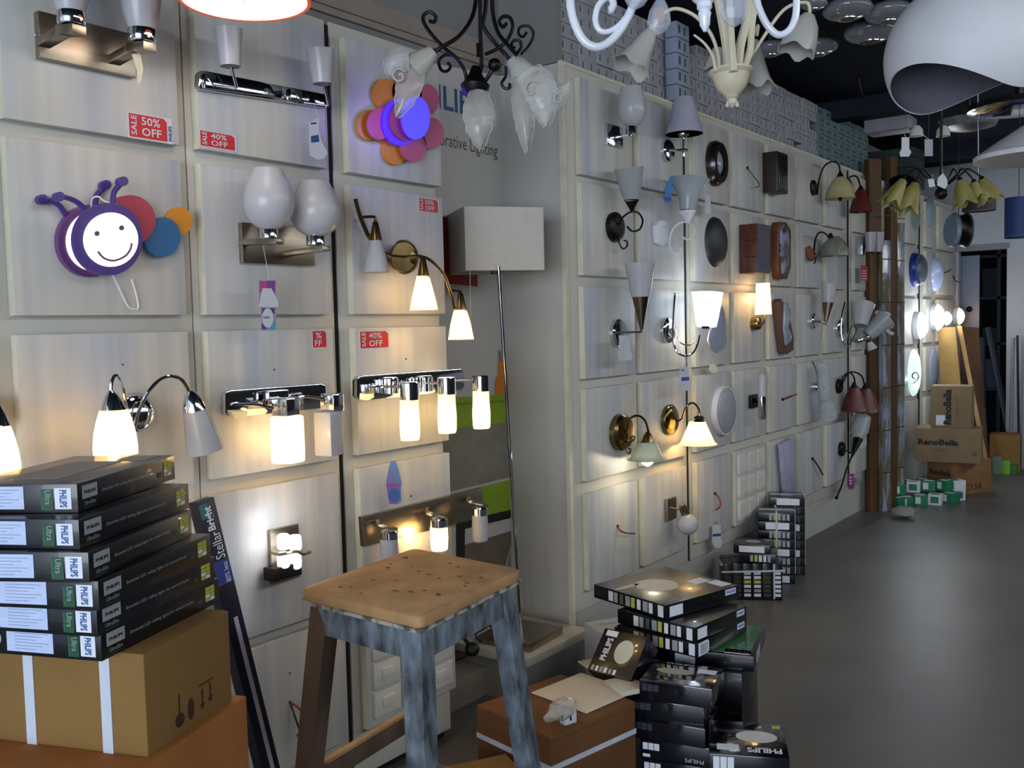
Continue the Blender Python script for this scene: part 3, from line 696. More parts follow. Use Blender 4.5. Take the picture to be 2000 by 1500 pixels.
# switch plates on the lowest panel of the near board
t = T('switch_board', 'upright grid of cream rocker switch plates seen between the stool legs', 'switch display', 800, 1290)
p, q = W(722, 1240), W(875, 1400)
cols_, rows_ = 3, 4
y0, y1, z0, z1 = 2.145, 2.55, .215, .60
for i in range(cols_):
    for j in range(rows_):
        w, h = (y1 - y0) / cols_, (z1 - z0) / rows_
        a, b = y0 + i * w + .006, z0 + j * h + .005
        s = obj('switch_plate', M().box(WX, WX + .010, a, a + w - .012, b, b + h - .010), PLASTIC, t.o, bevel=.003)
        obj('switch_rocker', M().box(WX + .010, WX + .015, a + .035, a + w - .047, b + .025, b + h - .035), PLASTIC, s, bevel=.002)
# ================================================================= lamps on the far boards
def B(label, px, py, k=0, name='wall_lamp', cat='wall lamp', group=None): return T(name, label, cat, px, py, k=k, group=group)
def rose(t, ma, cx, cy, rx, ry, k=.02, name='back_plate'):   # round plate seen obliquely: ry is its true radius in pixels
    p = t.P(cx, cy, 0); r = ry * mpp(p)
    return obj(name, M().lathe(p, p + Vector((k, 0, 0)), [(0, r), (.6, r), (.9, r * .86), (1, r * .5), (1, .001)], 28), ma, t.o)
# row 1
t = B('square chrome wall lamp with white cup glass at the top left of the far wall', 1205, 262)
t.slab('back_plate', CHROME, (1186, 240), (1217, 290), 0, .015, bevel=.002)
t.bar('arm', CHROME, (1200, 268, .01), (1234, 262, .10), 10, 6)
t.rev('collar', CHROME, (1232, 246), (1232, 262), .1, [(0, 9), (.1, 10), (1, 10), (1, 8)])
t.cup('glass_shade', OPAL, (1234, 247), (1234, 172), .1, [(0, 10), (.08, 19), (.25, 26), (.45, 28), (.7, 27), (.9, 23), (1, 21)])
t = B('chrome wall lamp with a white fabric cone shade', 1303, 295)
rose(t, CHROME, 1300, 295, 12, 21, .03)
t.tube('arm', CHROME, [(1303, 294, .02), (1342, 293, .12)], 2.8)
t.tube('stem', CHROME, [(1336, 306, .1), (1336, 262, .1)], 1.8)
t.rev('socket_cup', CHROME, (1335, 270), (1335, 250), .1, [(0, 4), (.3, 11), (1, 13), (1, 10)])
t.cup('lamp_shade', mat('lilac_white_fabric', 'a4a3b4', .7), (1336, 262), (1336, 192), .1, [(0, 37), (1, 18)], th=1)
t = B('dark oval ring lamp with a pale glass centre at the top row', 1396, 320, .0)
p = t.P(1396, 320, 0)
def ringplate(t, name, ma, cx, cy, r_out, r_in, k0, k1, sy=1.0):
    p = t.P(cx, cy, 0); m = mpp(p); pr = []
    ro, ri = r_out * m, r_in * m
    rings = []
    for kk, r in ((k0, ri), (k0, ro), ((k0 + k1) / 2, ro), (k1, (ro * .65 + ri * .35)), (k1, ri)):
        rings.append([p + Vector((kk, r * sy * math.cos(a), r * math.sin(a))) for a in (2 * math.pi * i / 36 for i in range(36))])
    rings.append(rings[0]); return obj(name, M().loft(rings, caps=False), ma, t.o)
def dome(t, name, ma, cx, cy, ry, k0, k1, sy=1.0, n=36):
    p = t.P(cx, cy, 0); r = ry * mpp(p)
    rings = [[p + Vector((k0 + (k1 - k0) * math.sin(f * math.pi / 2), r * math.cos(f * math.pi / 2) * sy * math.cos(a) + 1e-5 * math.cos(a), (r * math.cos(f * math.pi / 2) + 1e-5) * math.sin(a))) for a in (2 * math.pi * i / n for i in range(n))] for f in (0, .2, .4, .6, .8, .95)]
    return obj(name, M().loft(rings), ma, t.o)
DKW = mat('dark_mahogany', '1c120f', .25, var=.1, coat=.4)
ringplate(t, 'frame_ring', DKW, 1393, 320, 44, 27, .0, .05, .8)
dome(t, 'glass_dome', mat('smoky_pale_glass', '8a92a2', .15), 1393, 320, 28, .01, .05, .8)
wire('thin brown wire curving on the third upper panel of the far wall', [(1460, 328, 0), (1470, 342, .02), (1481, 356, .03), (1482, 364, .03), (1475, 366, .03)], mat('brown_wire', '54473f', .5), r=1.1)
t = B('dark brown box-shaped wall lamp in the top row', 1528, 338)
p, q = t.P(1520, 295, .09), t.P(1550, 382, .09)
obj('lamp_body', M().box(WX, p.x, p.y - .02, q.y - .09, q.z, p.z), mat('dark_walnut', '2a1e16', .4, var=.15, stretch=(1, 1, .1)), t.o, bevel=.006)
obj('front_glass', M().box(p.x, p.x + .006, p.y, q.y - .11, q.z + .02, p.z - .02), mat('dark_green_glass', '20221c', .2, coat=.3), t.o, bevel=.002)
def bellarm(label, rx, ry, rr, arm, cap, shade, ma_arm, ma_sh, k=.12, finial=None, capm=None):
    t = B(label, rx, ry); rose(t, ma_arm, rx, ry, 8, rr, .02)
    t.tube('arm', ma_arm, [(x, y, min(k, .02 + k * i / (len(arm) - 1) * 1.3)) for i, (x, y) in enumerate(arm)], 1.7)
    cx, y0, y1, r = cap; t.rev('socket_cap', capm or ma_arm, (cx, y0), (cx, y1), k, [(0, 1.5), (.3, 4), (1, r), (1, r - 2)])
    cx, y0, y1, prof = shade; t.cup('bell_shade', ma_sh, (cx, y0), (cx, y1), k, prof)
    if finial: t.rev('finial', ma_arm, (cx, y1 - 2), (cx, y1 + finial), k, [(0, 3), (.5, 4), (1, 1.5)])
    return t
bellarm('bronze gooseneck wall lamp with a cream bell shade, top row far right', 1587, 367, 15, [(1596, 380), (1600, 350), (1610, 325), (1625, 316), (1638, 322), (1641, 338)],
        (1641, 334, 348, 8), (1641, 346, 388, [(0, 8), (.2, 17), (.5, 23), (.85, 27), (1, 28.5)]), BRONZE, CREAMG, finial=5)
bellarm('dark gooseneck wall lamp with a brick red bell shade on the narrow board', 1656, 362, 12, [(1657, 372), (1658, 350), (1664, 344), (1674, 346), (1680, 362)],
        (1681, 362, 374, 8), (1681, 371, 414, [(0, 8), (.3, 14), (.9, 21), (1, 22)]), BRONZE, mat('brick_red_glass', '5e231e', .35, var=.08), k=.12)
# row 2
GLS = mat('frosted_bowl_glass', 'aab0b0', .3, var=.02, alpha=.72)
t = B('black iron scroll wall lamp with a frosted tulip glass', 1195, 443)
rose(t, IRON, 1198, 444, 15, 29, .03)
t.tube('scroll', IRON, [(1208, 440, .03), (1216, 425, .06), (1232, 414, .1), (1247, 416, .11), (1255, 430, .11), (1250, 447, .1), (1236, 452, .1), (1227, 445, .1), (1226, 441, .1)], 2)
t.tube('scroll', IRON, [(1207, 463, .03), (1210, 476, .04), (1217, 486, .05), (1225, 480, .05), (1224, 471, .05), (1219, 470, .05)], 1.7)
t.rev('socket_cup', IRON, (1234, 412), (1234, 391), .1, [(0, 3), (.3, 6), (1, 15), (1, 12)])
t.cup('glass_shade', GLS, (1234, 392), (1228, 328), .1, [(0, 14), (.3, 20), (.7, 25), (1, 29)], vert=False)
t = B('white scroll wall lamp with a flared white glass bowl', 1296, 455)
t.poly('back_plate', WHITE, [(1284, 440), (1290, 430), (1303, 431), (1307, 445), (1306, 470), (1298, 480), (1287, 474)], 0, .03, bevel=.004)
t.tube('scroll', WHITE, [(1308, 468, .03), (1313, 450, .06), (1325, 437, .1), (1342, 434, .11), (1356, 445, .11), (1354, 460, .11), (1342, 468, .1), (1334, 463, .1)], 1.8)
t.tube('scroll', WHITE, [(1308, 470, .03), (1309, 485, .04), (1318, 496, .05), (1328, 492, .05), (1330, 484, .05)], 1.6)
t.rev('socket_cup', WHITE, (1343, 434), (1343, 412), .1, [(0, 5), (.3, 8), (.8, 14), (.85, 16), (1, 16), (1, 12)])
t.cup('glass_shade', mat('milky_white_bowl', 'b4bcc0', .25, translu=.2), (1343, 412), (1346, 352), .1, [(0, 15), (.3, 18), (.6, 23), (.85, 32), (1, 40)], vert=False)
def bt(tt, k):
    tt.poly('printed_band', mat('tag_violet', '5a3a9a', .5), [(1297, 384), (1311, 386), (1310, 393), (1296, 391)], k, k + .0004)
swing_tag('small blue bottle-shaped tag between the two scroll lamps', t, [(1311, 343), (1316, 343), (1316, 352), (1311, 362), (1317, 372), (1312, 376), (1310, 396), (1297, 396), (1299, 376), (1296, 372), (1303, 360)],
          mat('tag_cyan', '3a84c6', .5), (1330, 340), .12, bt)
swing_tag('pale curled paper tag behind the flared white bowl', t, [(1380, 382), (1388, 380), (1388, 415), (1384, 420), (1377, 414), (1377, 390)], PAPER, (1380, 372), .05)
t = B('flat charcoal oval wall lamp without any trim', 1396, 473)
dome(t, 'ribbed_disc', mat('charcoal_plastic', '26272c', .5), 1396, 473, 49, .0, .05, .93)
t = B('rectangular wall lamp with red-brown slatted side and grey front', 1480, 484)
p, q = t.P(1486, 436, .10), t.P(1507, 533, .10)
r0 = t.P(1456, 436, .0).y
obj('slatted_body', M().box(WX, WX + .11, q.y - .23, q.y - .05, t.P(1480, 533, .1).z, t.P(1480, 437, .1).z), mat('mahogany_slats', '5c2c1c', .4, var=.2, scale=30, stretch=(1, 1, .3)), t.o, bevel=.003)
zz = t.P(1480, 437, .1).z; zz2 = t.P(1480, 533, .1).z
obj('front_panel', M().box(WX + .11, WX + .116, q.y - .225, q.y - .055, zz2 + .005, zz - .005), mat('ribbed_grey_panel', '55535f', .5, var=.1, scale=40, stretch=(1, .1, 3)), t.o)
for i in range(1, 3):
    z = zz2 + (zz - zz2) * i / 3; obj('slat_joint', M().box(WX + .01, WX + .105, q.y - .2315, q.y - .2302, z - .002, z + .002), DKW, t.o)
STAIN = mat('leaded_glass', '8c8fae', .1, var=.25, scale=14, sharp=True, col2='544a48')
WOOD = mat('teak_frame', '6b3d22', .4, var=.15, stretch=(1, 1, .2))
def leaf(label, pts_frame, pts_glass, k, fm, gm):
    t = B(label, sum(p[0] for p in pts_frame) / len(pts_frame), sum(p[1] for p in pts_frame) / len(pts_frame))
    t.poly('wood_frame', fm, pts_frame, 0, k, bevel=.004); t.poly('glass_front', gm, pts_glass, k, k + .012, bevel=.003); return t
leaf('pointed wall lamp with a leaded glass front in a wooden frame, second row', [(1520, 440), (1524, 433), (1536, 434), (1545, 450), (1545, 520), (1538, 545), (1524, 544), (1518, 510)],
     [(1526, 445), (1532, 438), (1541, 448), (1543, 500), (1538, 530), (1530, 535), (1526, 500)], .05, WOOD, STAIN)
t = bellarm('bronze wall lamp with wooden base and ribbed clear bell, second row', 1580, 497, 12, [(1590, 492), (1592, 470), (1598, 456), (1608, 454), (1618, 462)],
        (1622, 455, 465, 6), (1630, 462, 500, [(0, 8), (.3, 20), (.7, 27), (1, 28)]), BRONZE, mat('greenish_ribbed_glass', '8e9284', .3, var=.15, scale=30, stretch=(3, 3, .2), alpha=.85), k=.1)
t.rev('wooden_base', mat('two_tone_wood', '7a4a30', .5), (1575, 485), (1590, 505), (0, .05), [(0, 8), (1, 10), (1, 2)], vert=False)
t.tube('tail_scroll', BRONZE, [(1590, 495, .06), (1594, 503, .06), (1590, 515, .05)], 1.5)
def wl(label, px, py, group=None): return B(label, px, py, group=group)
t = wl('small chrome twin lamp with two short white cups on the narrow board, second row', 1690, 480)
t.slab('back_plate', CHROME, (1684, 462), (1690, 498), 0, .02, bevel=.002)
for cx in (1700, 1716):
    t.tube('arm', CHROME, [(1688, 480, .02), (cx, 496, .1)], 1.4)
    t.cup('glass_shade', OPAL, (cx, 492), (cx, 454), .1, [(0, 8), (.5, 9.5), (1, 10.5)], th=.8)
def redp(tt, k):
    for i in range(4): tt.poly('printed_line', PAPER, [(1684, 528 + i * 5), (1692, 528 + i * 5), (1692, 530 + i * 5), (1684, 530 + i * 5)], k, k + .0004)
swing_tag('red and white printed paper tag beside the brown cartons', t, [(1681, 518), (1695, 520), (1695, 549), (1683, 547)], RED, (1690, 485, .03), .06, redp)
# row 3
NCONE = mat('satin_nickel_cone', '7d6f5e', .28, 1.0, var=.1)
def torch(label, rx, ry, rr, stem, cone, glass, k=.13, plate=CHROME, cone_m=None):
    t = B(label, rx, ry); rose(t, plate, rx, ry, 10, rr, .03)
    t.tube('arm', NICKEL, [(x, y, kk) for x, y, kk in stem], 2.2)
    (x0, y0), (x1, y1), r0, r1 = cone; t.rev('cone', cone_m or NCONE, (x0, y0), (x1, y1), k, [(0, r0), (1, r1), (1, r1 - 2)], vert=False)
    (x0, y0), (x1, y1), pr = glass; t.cup('glass_shade', OPAL, (x0, y0), (x1, y1), k, pr, vert=False); return t
t = torch('nickel torch wall lamp with a tall frosted cone, holding a white swing tag', 1204, 650, 27, [(1206, 650, .02), (1230, 649, .08), (1252, 648, .13), (1254, 640, .13)],
          ((1253, 645), (1251, 578), 2.5, 17), ((1251, 580), (1250, 514), [(0, 18), (1, 30)]))
swing_tag('plain white lamp-shaped swing tag hanging from the nickel torch lamp', t, [(1209, 655), (1230, 655), (1231, 685), (1236, 692), (1233, 703), (1211, 705), (1207, 694), (1210, 685)], PAPER, (1222, 650), .09)
LITCUP = lit_glass('lit_blue_white_cup', 'cfe6ff', 1.0)
t = B('nickel scroll wall lamp with a blue-white lit cup glass', 1302, 645)
rose(t, CHROME, 1301, 645, 12, 25, .03)
t.tube('scroll', CHROME, [(1318, 576, .06), (1316, 600, .06), (1314, 640, .06), (1316, 672, .07), (1325, 690, .09), (1340, 695, .1), (1354, 688, .11), (1362, 672, .12), (1366, 655, .12)], 2.2)
t.tube('scroll', CHROME, [(1318, 640, .05), (1328, 668, .07), (1345, 674, .1), (1355, 668, .1)], 1.5)
t.ball('scroll_tip', CHROME, 1318, 575, .06, 3)
t.tube('thread', PAPER, [(1340, 696, .1), (1340, 716, .1)], .6, seg=4)
t.rev('socket', BRONZE, (1378, 642), (1378, 634), .12, [(0, 7), (1, 9)])
t.cup('glass_shade', LITCUP, (1380, 638), (1382, 572), .12, [(0, 19), (.3, 23), (1, 30)], vert=False)
glow(t, 1381, 606, .12, 1.1, (.85, .93, 1)); glow(t, 1382, 560, .12, .5, (.85, .93, 1)); glow(t, 1372, 662, .1, .8, (1, .88, .7))
def bluef(tt, k):
    tt.poly('printed_field', mat('tag_blue_field', '3f52a8', .5), [(1331, 737), (1346, 736), (1346, 743), (1331, 744)], k, k + .0004)
    p = tt.P(1330, 725, k + .001); text('PHILIPS', p, Vector((0, 14 * mpp(p), 0)), Vector((0, 0, 3 * mpp(p))), BLUEI, tt.o, bold=.02)
swing_tag('white swing tag with blue field hanging from the nickel scroll lamp', t, [(1328, 717), (1345, 716), (1347, 742), (1350, 752), (1346, 761), (1338, 764), (1330, 760), (1327, 750), (1330, 740)], PAPER, (1340, 700), .1, bluef)
t.poly('grey_teardrop', mat('grey_satin_leaf', '8f93a0', .5), [(1411, 597), (1416, 612), (1418, 640), (1420, 668), (1413, 682), (1400, 690), (1390, 682), (1383, 665), (1386, 648), (1398, 628)], .11, .116)  # flat grey teardrop shape standing out from the panel
swing_tag('cream scalloped tag glowing under the lit blue-white cup', t, [(1387, 711), (1398, 711), (1404, 720), (1400, 728), (1390, 729), (1385, 722)], mat('cream_tag', 'e6dcc4', .6), (1392, 700), .03)
t = B('brass arm wall lamp with a lit cylinder shade', 1473, 632)
rose(t, BRASS, 1470, 632, 8, 13, .05)
t.tube('arm', BRASS, [(1476, 636, .04), (1486, 635, .08), (1492, 628, .1), (1493, 612, .1)], 1.8)
t.cup('lamp_shade', lit_glass('lit_fabric', 'ffe2a6', 1.0), (1491, 614), (1490, 553), .1, [(0, 16), (1, 13)], th=.8)
glow(t, 1490, 575, .1, 1.2); glow(t, 1482, 580, .04, .4)
WOODL = mat('orange_wood', '8a5228', .4, var=.15)
leaf('curved wooden leaf wall lamp with a blue glass strip, third row', [(1520, 590), (1526, 583), (1536, 600), (1545, 630), (1551, 660), (1550, 684), (1538, 692), (1531, 688), (1526, 650)],
     [(1534, 590), (1541, 592), (1546, 612), (1540, 640), (1548, 655), (1546, 666), (1536, 674), (1532, 640)], .045, mat('dark_leaf_wood', '5a4034', .4), mat('ice_blue_glass', 'a8bccb', .1, var=.2))
t = torch('small nickel torch wall lamp with a slim frosted cone, third row', 1586, 627, 15, [(1588, 628, .02), (1600, 628, .07), (1612, 631, .1)],
          ((1612, 634), (1617, 590), 2, 11), ((1617, 592), (1619, 556), [(0, 11), (1, 15)]), k=.1)
t.tube('pull_cord', PAPER, [(1611, 636, .1), (1606, 665, .09), (1604, 700, .06)], .7, seg=5)
t = B('chrome scroll wall lamp with two tilted frosted glasses near the black gap', 1637, 645)
rose(t, CHROME, 1637, 641, 8, 18, .03)
t.tube('scroll', CHROME, [(1650, 590, .05), (1644, 615, .06), (1642, 650, .07), (1648, 672, .09), (1658, 675, .1), (1666, 660, .11), (1675, 640, .12)], 1.6)
t.tube('scroll', CHROME, [(1655, 660, .08), (1664, 636, .1), (1672, 645, .1), (1668, 662, .1), (1680, 664, .14), (1692, 656, .16)], 1.4)
t.cup('glass_shade', OPAL, (1680, 636), (1685, 594), .1, [(0, 13), (.5, 18), (1, 23)], vert=False)
t = T('wall_lamp', 'frosted hurricane glass lamp with clear petals in front of the brown cartons', 'wall lamp', 1697, 660, d=7.0)
t.cup('glass_shade', GLS, (1694, 655), (1730, 622), 0, [(0, 12), (.3, 16), (.7, 17), (1, 22)], vert=False)
for dx, dy in ((1735, 612), (1740, 635), (1718, 610), (1742, 648)):
    t.tube('glass_petal', CLEAR, [(1722, 630), (dx - 6, dy), (dx + 3, dy + 4)], 3.6)
t.ball('socket', CHROME, 1696, 658, 0, 6); t.tube('arm', CHROME, [(1690, 664), (1676, 668), (1660, 662), (1652, 650), (1650, 640)], 1.6)
t.cup('small_cup', FROST, (1698, 668), (1704, 682), 0, [(0, 5), (1, 10)], vert=False)
# row 4
t = B('antique brass swan-neck lamp with a green-white flared glass, lit from below', 1208, 846)
rose(t, BRASS, 1208, 844, 13, 36, .045)
t.tube('swan_arm', BRASS, [(1222, 850, .04), (1226, 835, .06), (1230, 818, .09), (1246, 812, .12), (1260, 822, .13), (1267, 845, .13)], 2.3)
t.tube('scroll', BRASS, [(1226, 850, .05), (1228, 862, .06), (1235, 862, .06), (1240, 855, .06), (1236, 852, .06), (1232, 856, .06)], 1.5)
t.tube('scroll', BRASS, [(1226, 862, .05), (1222, 878, .06), (1228, 886, .06), (1232, 878, .06), (1227, 876, .06)], 1.5)
t.rev('socket_cap', BRASS, (1265, 843), (1265, 866), .13, [(0, 3), (.3, 8), (1, 13), (1, 10)])
t.cup('glass_shade', mat('pale_green_glass', 'b4bcae', .3, translu=.25), (1264, 863), (1264, 898), .13, [(0, 16), (.3, 22), (.7, 28), (.9, 34), (1, 40)])
t.rev('lit_bulb', lit_glass('lit_bulb_glass', 'fff6e0', 8), (1264, 880), (1264, 911), .13, [(0, 6), (.3, 14), (.6, 15), (.85, 9), (1, 2)])
glow(t, 1264, 905, .14, 2.2, (1, .85, .62))
t = B('fluted brass shell wall lamp with a lit cream bell shade', 1305, 820)
rose(t, BRASS, 1305, 820, 15, 30, .03)
dome(t, 'shell_fluting', mat('fluted_brass', '9a844c', .22, 1.0, var=.25, scale=30, stretch=(.3, 3, .3)), 1303, 818, 26, .02, .04, 1)
t.tube('swan_arm', BRASS, [(1322, 822, .03), (1332, 818, .06), (1338, 800, .09), (1346, 789, .11), (1356, 788, .12), (1365, 800, .12), (1366, 815, .12)], 2)
t.rev('socket_cap', BRONZE, (1365, 812), (1365, 826), .12, [(0, 6), (.3, 11), (.5, 8), (1, 12), (1, 10)])
t.cup('bell_shade', LITW, (1362, 824), (1362, 868), .12, [(0, 16), (.3, 21), (.7, 29), (.9, 33), (1, 38)])
glow(t, 1362, 852, .12, 2.6)
t = B('plain white oval plate lamp seen almost edge-on, fourth row', 1410, 802)
dome(t, 'oval_plate', mat('pale_grey_acrylic', '9a9da6', .4), 1410, 802, 47, .02, .05, 1.0)
ringplate(t, 'white_rim', WHITE, 1410, 802, 48, 45, .0, .03, 1.0)
t = B('slim candle wall lamp with a white tube glass on a chrome holder', 1478, 778)
t.slab('back_plate', BRONZE, (1468, 772), (1482, 795), 0, .02, bevel=.002)
t.bar('arm', BRONZE, (1474, 782, .02), (1486, 784, .08), 8, 8)
t.rev('holder', CHROME, (1488, 774), (1488, 819), .09, [(0, 8), (.9, 8), (1, 6)])
t.rev('tube_glass', OPAL, (1488, 775), (1488, 729), .09, [(0, 7.5), (.85, 8), (.95, 6), (1, 2)])
wire('short wire with a red tip on the empty fourth row panel', [(1529, 780, 0), (1536, 778, .02), (1546, 774, .03), (1556, 770, .03)], WIREB, r=1.2, pts2=[(1529, 780, 0), (1540, 775, .03), (1554, 771, .03)], ma2=WIRER)
t = B('nickel wall lamp with tall clear crinkled glass in the fourth row', 1587, 757)
rose(t, CHROME, 1588, 755, 6, 9, .04)
t.tube('arm', CHROME, [(1586, 705, .05), (1594, 725, .06), (1598, 760, .06), (1604, 795, .06)], 1.6)
t.cup('clear_shade', mat('crinkled_clear_glass', 'c4ccd0', .08, alpha=.4, bump=.5, scale=40), (1611, 780), (1608, 712), .1, [(0, 12), (.4, 14), (.7, 12), (1, 14)], vert=False)
t.cup('clear_skirt', MATS['crinkled_clear_glass'], (1612, 778), (1618, 815), .1, [(0, 11), (.4, 16), (1, 18)], vert=False)
BRWN = mat('brown_red_glass', '63281f', .35, var=.15)
t = B('dark bronze twin wall lamp with two overlapping brown-red bells', 1636, 754)
rose(t, BRONZE, 1636, 754, 6, 14, .03)
t.tube('arm', BRONZE, [(1644, 754, .03), (1646, 738, .06), (1656, 728, .08), (1666, 733, .1), (1670, 748, .1)], 1.6)
t.tube('arm', BRONZE, [(1644, 752, .03), (1656, 730, .06), (1670, 727, .09), (1683, 735, .12), (1688, 750, .12)], 1.6)
for cx, cy, k in ((1668, 750, .09), (1690, 752, .13)):
    t.rev('socket_cap', BRONZE, (cx, cy - 4), (cx, cy + 8), k, [(0, 2), (1, 8), (1, 6)])
    t.cup('bell_shade', BRWN, (cx, cy + 6), (cx + 2, cy + 50), k, [(0, 9), (.4, 17), (.8, 22), (1, 26)], vert=False)
# row 5
wire('short red and black wire curling out of the lowest panel near the corner', [(1207, 1028, 0), (1212, 1036, .02), (1222, 1041, .03), (1240, 1042, .03)], WIREB, r=1.4, pts2=[(1207, 1028, 0), (1210, 1036, .02), (1216, 1040, .03)], ma2=WIRER)
t = B('square nickel wall lamp with a white ball glass on the lowest row', 1312, 993)
t.slab('back_plate', NICKEL, (1304, 976), (1322, 1012), 0, .02, bevel=.002)
t.tube('arm', NICKEL, [(1310, 992, .02), (1330, 996, .08)], 2)
t.rev('socket', NICKEL, (1332, 985), (1340, 1008), .09, [(0, 5), (.3, 8), (1, 8.5), (1, 6)], vert=False)
t.ball('ball_glass', OPAL, 1343, 1024, .1, 21)
wire('curved red wire on the lowest panel beside the switch plates', [(1397, 964, 0), (1404, 972, .02), (1407, 983, .03), (1404, 992, .03), (1398, 996, .02)], WIRER, r=1.5)
swing_tag('white paper tag with a blue band hanging low over the stacked boxes', B('small nickel hook lamp arm low on the far wall base', 1400, 1020), [(1392, 1025), (1408, 1025), (1408, 1052), (1412, 1060), (1406, 1070), (1396, 1070), (1391, 1060)],
          PAPER, (1400, 1022), .02, lambda tt, k: tt.poly('printed_band', BLUEI, [(1392, 1043), (1408, 1042), (1408, 1047), (1392, 1048)], k, k + .0004))
bpy.data.objects[[o.name for o in bpy.data.objects if o.get('label') == 'small nickel hook lamp arm low on the far wall base'][0]]['label'] = 'tiny nickel hook holding the blue-banded tag low on the wall'
hk = [o for o in bpy.data.objects if o.get('label') == 'tiny nickel hook holding the blue-banded tag low on the wall'][0]; hk.name = 'wall_hook'; hk['category'] = 'hook'
obj('hook_pin', M().tube([W(1400, 1020, -.03), W(1400, 1020, .02), W(1400, 1023, .024)], .0016, 6), NICKEL, hk)
def switches(label, y0, y1, z0, z1, nc, nr):
    p = Vector((WX, (y0 + y1) / 2, z0)); e = empty('switch_board', p, label, 'switch display')
    for i in range(nc):
        for j in range(nr):
            w, h = (y1 - y0) / nc, (z1 - z0) / nr; a, b = y0 + i * w + .004, z0 + j * h + .008
            s = obj('switch_plate', M().box(WX, WX + .010, a, a + w - .008, b, b + h - .016), PLASTIC, e, bevel=.002)
            for q in range(3):
                ww = (w - .02) / 3; obj('switch_rocker', M().box(WX + .010, WX + .014, a + .006 + q * ww, a + ww + .001 + q * ww, b + .02, b + h - .036), PLASTIC, s)
switches('small grid of white switch plates low on the far wall above the strapped boxes', 5.07, 5.47, .35, .75, 3, 3)
switches('switch plates on the narrow board beside the brown cartons', 7.17, 7.48, .50, 1.0, 2, 3)
t = B('upright white and violet narrow plate lamp leaning out, lowest row', 1541, 912)
t.poly('plate', mat('lilac_print_plate', 'a9abc2', .4, var=.1, scale=8), [(1528, 868), (1545, 857), (1555, 858), (1556, 962), (1536, 968)], .02, .05, bevel=.003)
wire('straight dark wire hanging slanted on the lowest far panel', [(1587, 896, 0), (1595, 906, .02), (1607, 927, .03)], WIREB, r=1.5)
t = B('black wall lamp arm with an upturned glass torch and a long lower rod', 1641, 878)
rose(t, IRON, 1641, 877, 8, 14, .03)
t.tube('arm', IRON, [(1644, 878, .03), (1655, 881, .08), (1664, 886, .1)], 1.6)
t.rev('torch_cone', IRON, (1664, 892), (1676, 856), .1, [(0, 2), (1, 10), (1, 8)], vert=False)
t.cup('torch_glass', GLS, (1675, 858), (1685, 815), .1, [(0, 10), (.4, 17), (1, 16)], vert=False)
t.tube('lower_rod', IRON, [(1664, 890, .1), (1652, 920, .09), (1645, 945, .08), (1635, 970, .07)], 1.6)
t.ball('rod_tip', IRON, 1634, 972, .07, 3.6)
def mag(tt, k):
    for i in range(3): tt.poly('printed_line', PAPER, [(1659, 931 + i * 6), (1664, 931 + i * 6), (1664, 934 + i * 6), (1659, 934 + i * 6)], k, k + .0004)
swing_tag('magenta paper tag hanging from the black torch lamp', t, [(1656, 926), (1667, 926), (1668, 954), (1658, 956)], mat('magenta_tag', '8a2a7c', .5), (1660, 893), .09, mag)
t = B('round grey tag-like disc plate hanging beside the magenta tag', 1677, 936); dome(t, 'disc', mat('mid_grey_disc', '7b7a80', .5), 1677, 936, 11, .02, .03)
for a, b_ in ((1668, 895), (1677, 895)): t.tube('hanging_cord', PAPER, [(a, b_, .06), (a + 3, 930, .04)], .6, seg=4)
# far boards beyond the cartons
t = B('cobalt blue oval wall lamp with a glossy beaded face beyond the cartons', 1787, 527)
ringplate(t, 'blue_ring', mat('cobalt_blue', '1e2f7a', .3), 1784, 527, 33, 20, 0, .05)
dome(t, 'beaded_glass', mat('beaded_grey_glass', '5c6a70', .1, bump=.6, scale=60, metal=.3), 1790, 527, 30, .03, .09)
t = B('slim white curved glass wall lamp next to the blue oval one', 1824, 535)
dome(t, 'curved_glass', mat('pearl_glass', 'aab8d8', .15), 1824, 535, 34, .0, .09, .6)
COOL = lit_glass('lit_led_round', 'eef4ff', 9.0, 0.1)
for label, cx, cy, r, k, m_, c in (('large round white lamp blazing cool light on the far wall', 1795, 636, 27, .1, COOL, (.86, .92, 1)),
                              ('second round white lamp blazing cool light right of the first', 1829, 620, 27, .1, COOL, (.86, .92, 1)),
                              ('smaller cool white lit lamp half behind the second round lamp', 1846, 622, 15, .09, COOL, (.86, .92, 1)),
                              ('small warm orange-white round lamp nearest the doorway', 1871, 618, 18, .09, lit_glass('lit_warm_round', 'ffc98a', 7.0, .1), (1, .75, .5))):
    t = B(label, cx - 6, cy, group='round lit lamps on the far boards')
    ringplate(t, 'rim', WHITE, cx - 6, cy, r, r - 2, 0, .04); dome(t, 'lit_dome', m_, cx - 6, cy, r - 1, .02, k)
    glow(t, cx + 2, cy, k + .08, 5 if r > 20 else 1.6, c)
t = B('pale lit wall lamp with a black spiral motif', 1783, 730)
dome(t, 'glass_plate', lit_glass('dim_lit_plate', 'd6f0ee', .55, .05), 1784, 728, 46, .0, .05, .9)
t.tube('spiral', INK, [(1788, 741, .055), (1782, 736, .055), (1784, 729, .055), (1790, 728, .055), (1794, 735, .055), (1791, 743, .055), (1785, 748, .055)], 1.2)
glow(t, 1800, 742, .09, .8, (.85, .95, 1))
t = B('tall pale leaf-shaped plate lamp below the second round lamp', 1826, 712); dome(t, 'plate', mat('pale_blue_acrylic', '8f99ae', .4), 1822, 722, 42, .0, .04, .7)
wire('two thin black wires on the farthest panel near the doorway', [(1838, 533, 0), (1848, 532, .02), (1858, 526, .03)], WIREB, r=1, pts2=[(1861, 538, 0), (1866, 548, .03), (1875, 552, .03)])
